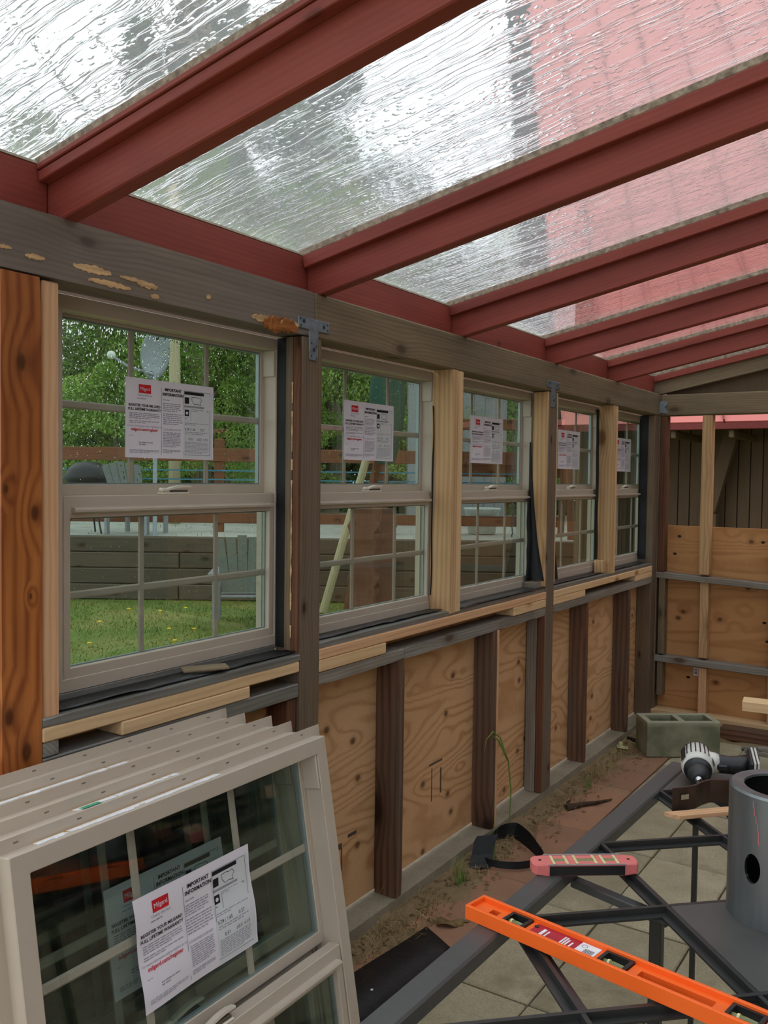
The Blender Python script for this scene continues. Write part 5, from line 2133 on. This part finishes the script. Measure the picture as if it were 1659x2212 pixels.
tag(o, 'pale plastic tub outside the third window', 'tub')


# trees
def crown_mesh(name, seed, blobs, n, mat, leaf):
    rr = random.Random(seed)
    vs, fs = [], []
    for _ in range(n):
        b = rr.choice(blobs)
        while True:
            q = Vector((rr.uniform(-1, 1), rr.uniform(-1, 1), rr.uniform(-1, 1)))
            if .25 < q.length < 1:
                break
        q = q.normalized() * (q.length ** .5)
        p = Vector((b[0] + q.x * b[3], b[1] + q.y * b[3], b[2] + q.z * b[4]))
        l = leaf * rr.uniform(.5, 1.3)
        a = Vector((rr.gauss(0, 1), rr.gauss(0, 1), rr.gauss(0, 1))).normalized()
        c = a.orthogonal().normalized() * l * .5
        k0 = len(vs)
        vs += [p - a * l, p + c, p + a * l, p - c]
        fs.append((k0, k0 + 1, k0 + 2, k0 + 3))
    me = bpy.data.meshes.new(name)
    me.from_pydata([tuple(v) for v in vs], [], fs)
    me.materials.append(M[mat])
    return me


def trunk_mesh(seed, h, r):
    rr = random.Random(seed)
    bm = bmesh.new()
    pts = [(0, 0, -.2)]
    for k_ in range(1, 6):
        pts.append((rr.gauss(0, .12), rr.gauss(0, .12), h * k_ / 5))
    tube(bm, pts, [r, r * .9, r * .75, r * .55, r * .35, r * .1], 9)
    for k_ in range(14):
        z = h * rr.uniform(.28, .92)
        a = rr.uniform(0, 2 * PI)
        l = h * rr.uniform(.16, .3)
        q = Vector((0, 0, z))
        tube(bm, [q, q + Vector((math.cos(a) * l * .5, math.sin(a) * l * .5, l * .35)), q + Vector((math.cos(a) * l, math.sin(a) * l, l * .8))], [r * .3, r * .18, r * .04], 5)
    me = bpy.data.meshes.new('trunk')
    bm.to_mesh(me)
    bm.free()
    me.materials.append(M['bark'])
    return me


def blobs_for(seed, h, w, cone):
    rr = random.Random(seed)
    out = []
    for k_ in range(26):
        t = rr.random()
        z = h * (.22 + .74 * t)
        ww = w * (1 - t * .92) if cone else w * math.sin(PI * (.18 + .75 * t))
        a = rr.uniform(0, 2 * PI)
        d = ww * rr.random() ** .5 * .75
        out.append((d * math.cos(a), d * math.sin(a), z, max(.25, ww * .42), max(.3, h * .07)))
    return out


KIND = {
    'broad': (crown_mesh('crown', 1, blobs_for(1, 9, 3.4, False), 42000, 'leaf_a', .05), trunk_mesh(1, 9, .2)),
    'conifer': (crown_mesh('crown', 2, blobs_for(2, 11, 2.6, True), 42000, 'leaf_b', .07), trunk_mesh(2, 11, .2)),
    'loose': (crown_mesh('crown', 3, blobs_for(3, 10, 3.0, False), 34000, 'leaf_c', .055), trunk_mesh(3, 10, .17)),
    'tall': (crown_mesh('crown', 5, blobs_for(5, 13, 3.4, False), 46000, 'leaf_b', .085), trunk_mesh(5, 13, .25)),
    'bush': (crown_mesh('crown', 4, [(a[0], a[1], a[2] * .9, a[3], a[4]) for a in blobs_for(4, 3.2, 2.4, False)], 30000, 'leaf_a', .034), trunk_mesh(4, 3.0, .07)),
}
TREES = [
    ('loose', 24, -9.2, 1.1, 'grey-green loose tree at the far left beyond the terrace'),
    ('broad', 21, -6.6, .95, 'bright green broad tree left of the dish, behind the terrace'),
    ('conifer', 27, -7.4, 1.35, 'tall dark conifer behind the leftmost broad tree'),
    ('broad', 19, -3.9, .92, 'bright green tree right behind the pale pole'),
    ('conifer', 24, -4.2, 1.3, 'tall dark conifer standing behind the satellite dish'),
    ('tall', 25, -2.1, 1.05, 'tall broad dark tree seen through the middle of the roof glass'),
    ('tall', 27, -5.4, 1.2, 'tall broad dark tree high up at the left of the roof glass'),
    ('broad', 20, -1.2, .9, 'green tree beyond the fence outside the second window'),
    ('conifer', 26, -1.9, 1.05, 'dark conifer beyond the stump'),
    ('loose', 25, .6, .85, 'loose grey-green tree behind the metal shed'),
    ('broad', 21, 2.4, .8, 'green tree behind the swing set'),
    ('conifer', 28, 2.3, .95, 'dark conifer far behind the swing set'),
    ('loose', 23, 4.2, .9, 'loose grey-green tree far right of the swing set'),
    ('bush', 17.5, -5.2, 1.0, 'green bush at the terrace edge, left'),
    ('bush', 17, -2.2, .95, 'green bush behind the fence, middle'),
    ('bush', 17.5, 1.6, 1.0, 'green bush behind the fence outside the third window'),
    ('bush', 18, -8.2, 1.1, 'green bush at the far left of the terrace'),
    ('bush', 19, 3.6, 1.05, 'green bush right of the swing set'),
]
for k_, (kd, d, s, sc, lab) in enumerate(TREES):
    t = empty('bush' if kd == 'bush' else 'tree', lab, 'bush' if kd == 'bush' else 'tree', yard(d, s, -.1 if d > 20 else .55), k_ * 1.7, 'trees and bushes beyond the terrace')
    t.scale = (sc, sc, sc)
    link('crown', KIND[kd][0], None, t)
    link('trunk', KIND[kd][1], None, t)

# distant wood behind everything
rr = random.Random(99)
vs, fs = [], []
for _ in range(60000):
    s_ = rr.uniform(-30, 14)
    top = 6.2 + min(0, (s_ + 12) * .25) + 1.6 * noise.noise((s_ * .35, 0, 4)) + 1.0 * noise.noise((s_ * 1.3, 2, 4))
    p = yard(33 + rr.uniform(0, 3), s_, -.3 + top * rr.random() ** .8)
    a = Vector((rr.gauss(0, 1), rr.gauss(0, 1), rr.gauss(0, 1))).normalized() * rr.uniform(.09, .2)
    c = a.orthogonal() * .6
    k0 = len(vs)
    vs += [p - a, p + c, p + a, p - c]
    fs.append((k0, k0 + 1, k0 + 2, k0 + 3))
me = bpy.data.meshes.new('far_woodland')
me.from_pydata([tuple(v) for v in vs], [], fs)
o = link('far_woodland', me, M['leaf_b'])
o['kind'] = 'stuff'
tag(o, 'distant dark green woodland closing the view behind the trees', 'woodland')

# ------------------------------------------------------------------ neighbouring house
hs = empty('house', 'tan board-sided house with a steep pale red metal roof beyond the back wall', 'house', (0, 0, 0))
EY, EZ = 7.5, 1.902
x0 = -1.42
p_ = math.radians(56)
lean = -.31


def roof_pt(x, t):
    """t metres up the slope from the eave; courses lean with the left rake"""
    return Vector((x + lean * t, EY + math.cos(p_) * t, EZ + math.sin(p_) * t))


UPL = 13.0
SEAM = .46
nseam = 26
for k_ in range(nseam):
    xa = x0 + SEAM * k_
    bm = bmesh.new()
    a, b = roof_pt(xa, 0), roof_pt(xa + SEAM - .012, 0)
    c, d = roof_pt(xa + SEAM - .012, UPL), roof_pt(xa, UPL)
    nn = Vector((0, -math.sin(p_), math.cos(p_))) * .02
    top = [bm.verts.new(q + nn) for q in (a, b, c, d)]
    bot = [bm.verts.new(q) for q in (a, b, c, d)]
    bm.faces.new(top)
    bm.faces.new(bot[::-1])
    for q in range(4):
        bm.faces.new((top[q], bot[q], bot[(q + 1) % 4], top[(q + 1) % 4]))
    finish('roof_sheet', bm, M['roof_red'], hs)
    bm = bmesh.new()
    ribbon(bm, [roof_pt(xa + SEAM - .006, 0) + nn * .2, roof_pt(xa + SEAM - .006, UPL) + nn * .2], nn.normalized(), .045, .012)
    finish('roof_seam', bm, M['roof_seam'], hs)
bm = bmesh.new()
nn = Vector((0, -math.sin(p_), math.cos(p_)))
ribbon(bm, [roof_pt(x0 - .16, 0) - nn * .12, roof_pt(x0 - .16, UPL) - nn * .12], nn, .16, .30)
finish('rake_board', bm, M['siding_gap'], hs)
bm = bmesh.new()
add_box(bm, x0 - .1, 10.4, EY - .02, EY + .02, EZ - .052, EZ - .002, .004)
finish('fascia', bm, M['fascia_red'], hs)
for k_ in range(46):
    bm = bmesh.new()
    xa = -1.3 + k_ * .1055 * 1.0
    add_box(bm, xa + .004, xa + .1015, 8.5, 8.515, -.15, 2.4, .002)
    finish('siding_board', bm, M['siding'], hs)
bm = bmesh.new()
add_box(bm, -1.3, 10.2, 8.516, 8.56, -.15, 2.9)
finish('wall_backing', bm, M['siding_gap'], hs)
bm = bmesh.new()
add_box(bm, 3.56, 10.2, 8.5, 8.515, -.15, 2.4)
finish('wall_panel', bm, M['siding'], hs)
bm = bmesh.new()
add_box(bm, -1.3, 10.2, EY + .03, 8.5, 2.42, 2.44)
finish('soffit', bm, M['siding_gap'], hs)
bm = bmesh.new()
add_box(bm, -1.34, -1.30, 7.62, 8.5, -.15, 2.42)  # panel added to cut light coming in from the left under the eave
finish('added_shade_panel', bm, M['siding'], hs)
# brace and rafter tails under the eave
bm = bmesh.new()
prism(bm, [(-.40, 1.15), (-.29, 1.15), (-.085, 1.95), (-.205, 1.95)], 1, 8.30, 8.40)
finish('brace', bm, M['siding'], hs)
bm = bmesh.new()
add_box(bm, -.42, -.27, 8.28, 8.42, .0, 1.145, .005)
finish('brace_post', bm, M['siding'], hs)
for x in (-.46, .0, .46, .92, 1.4):
    bm = bmesh.new()
    add_box(bm, x - .02, x + .02, 7.53, 8.45, 1.785, 1.848, .006)
    finish('rafter_tail', bm, M['siding'], hs)
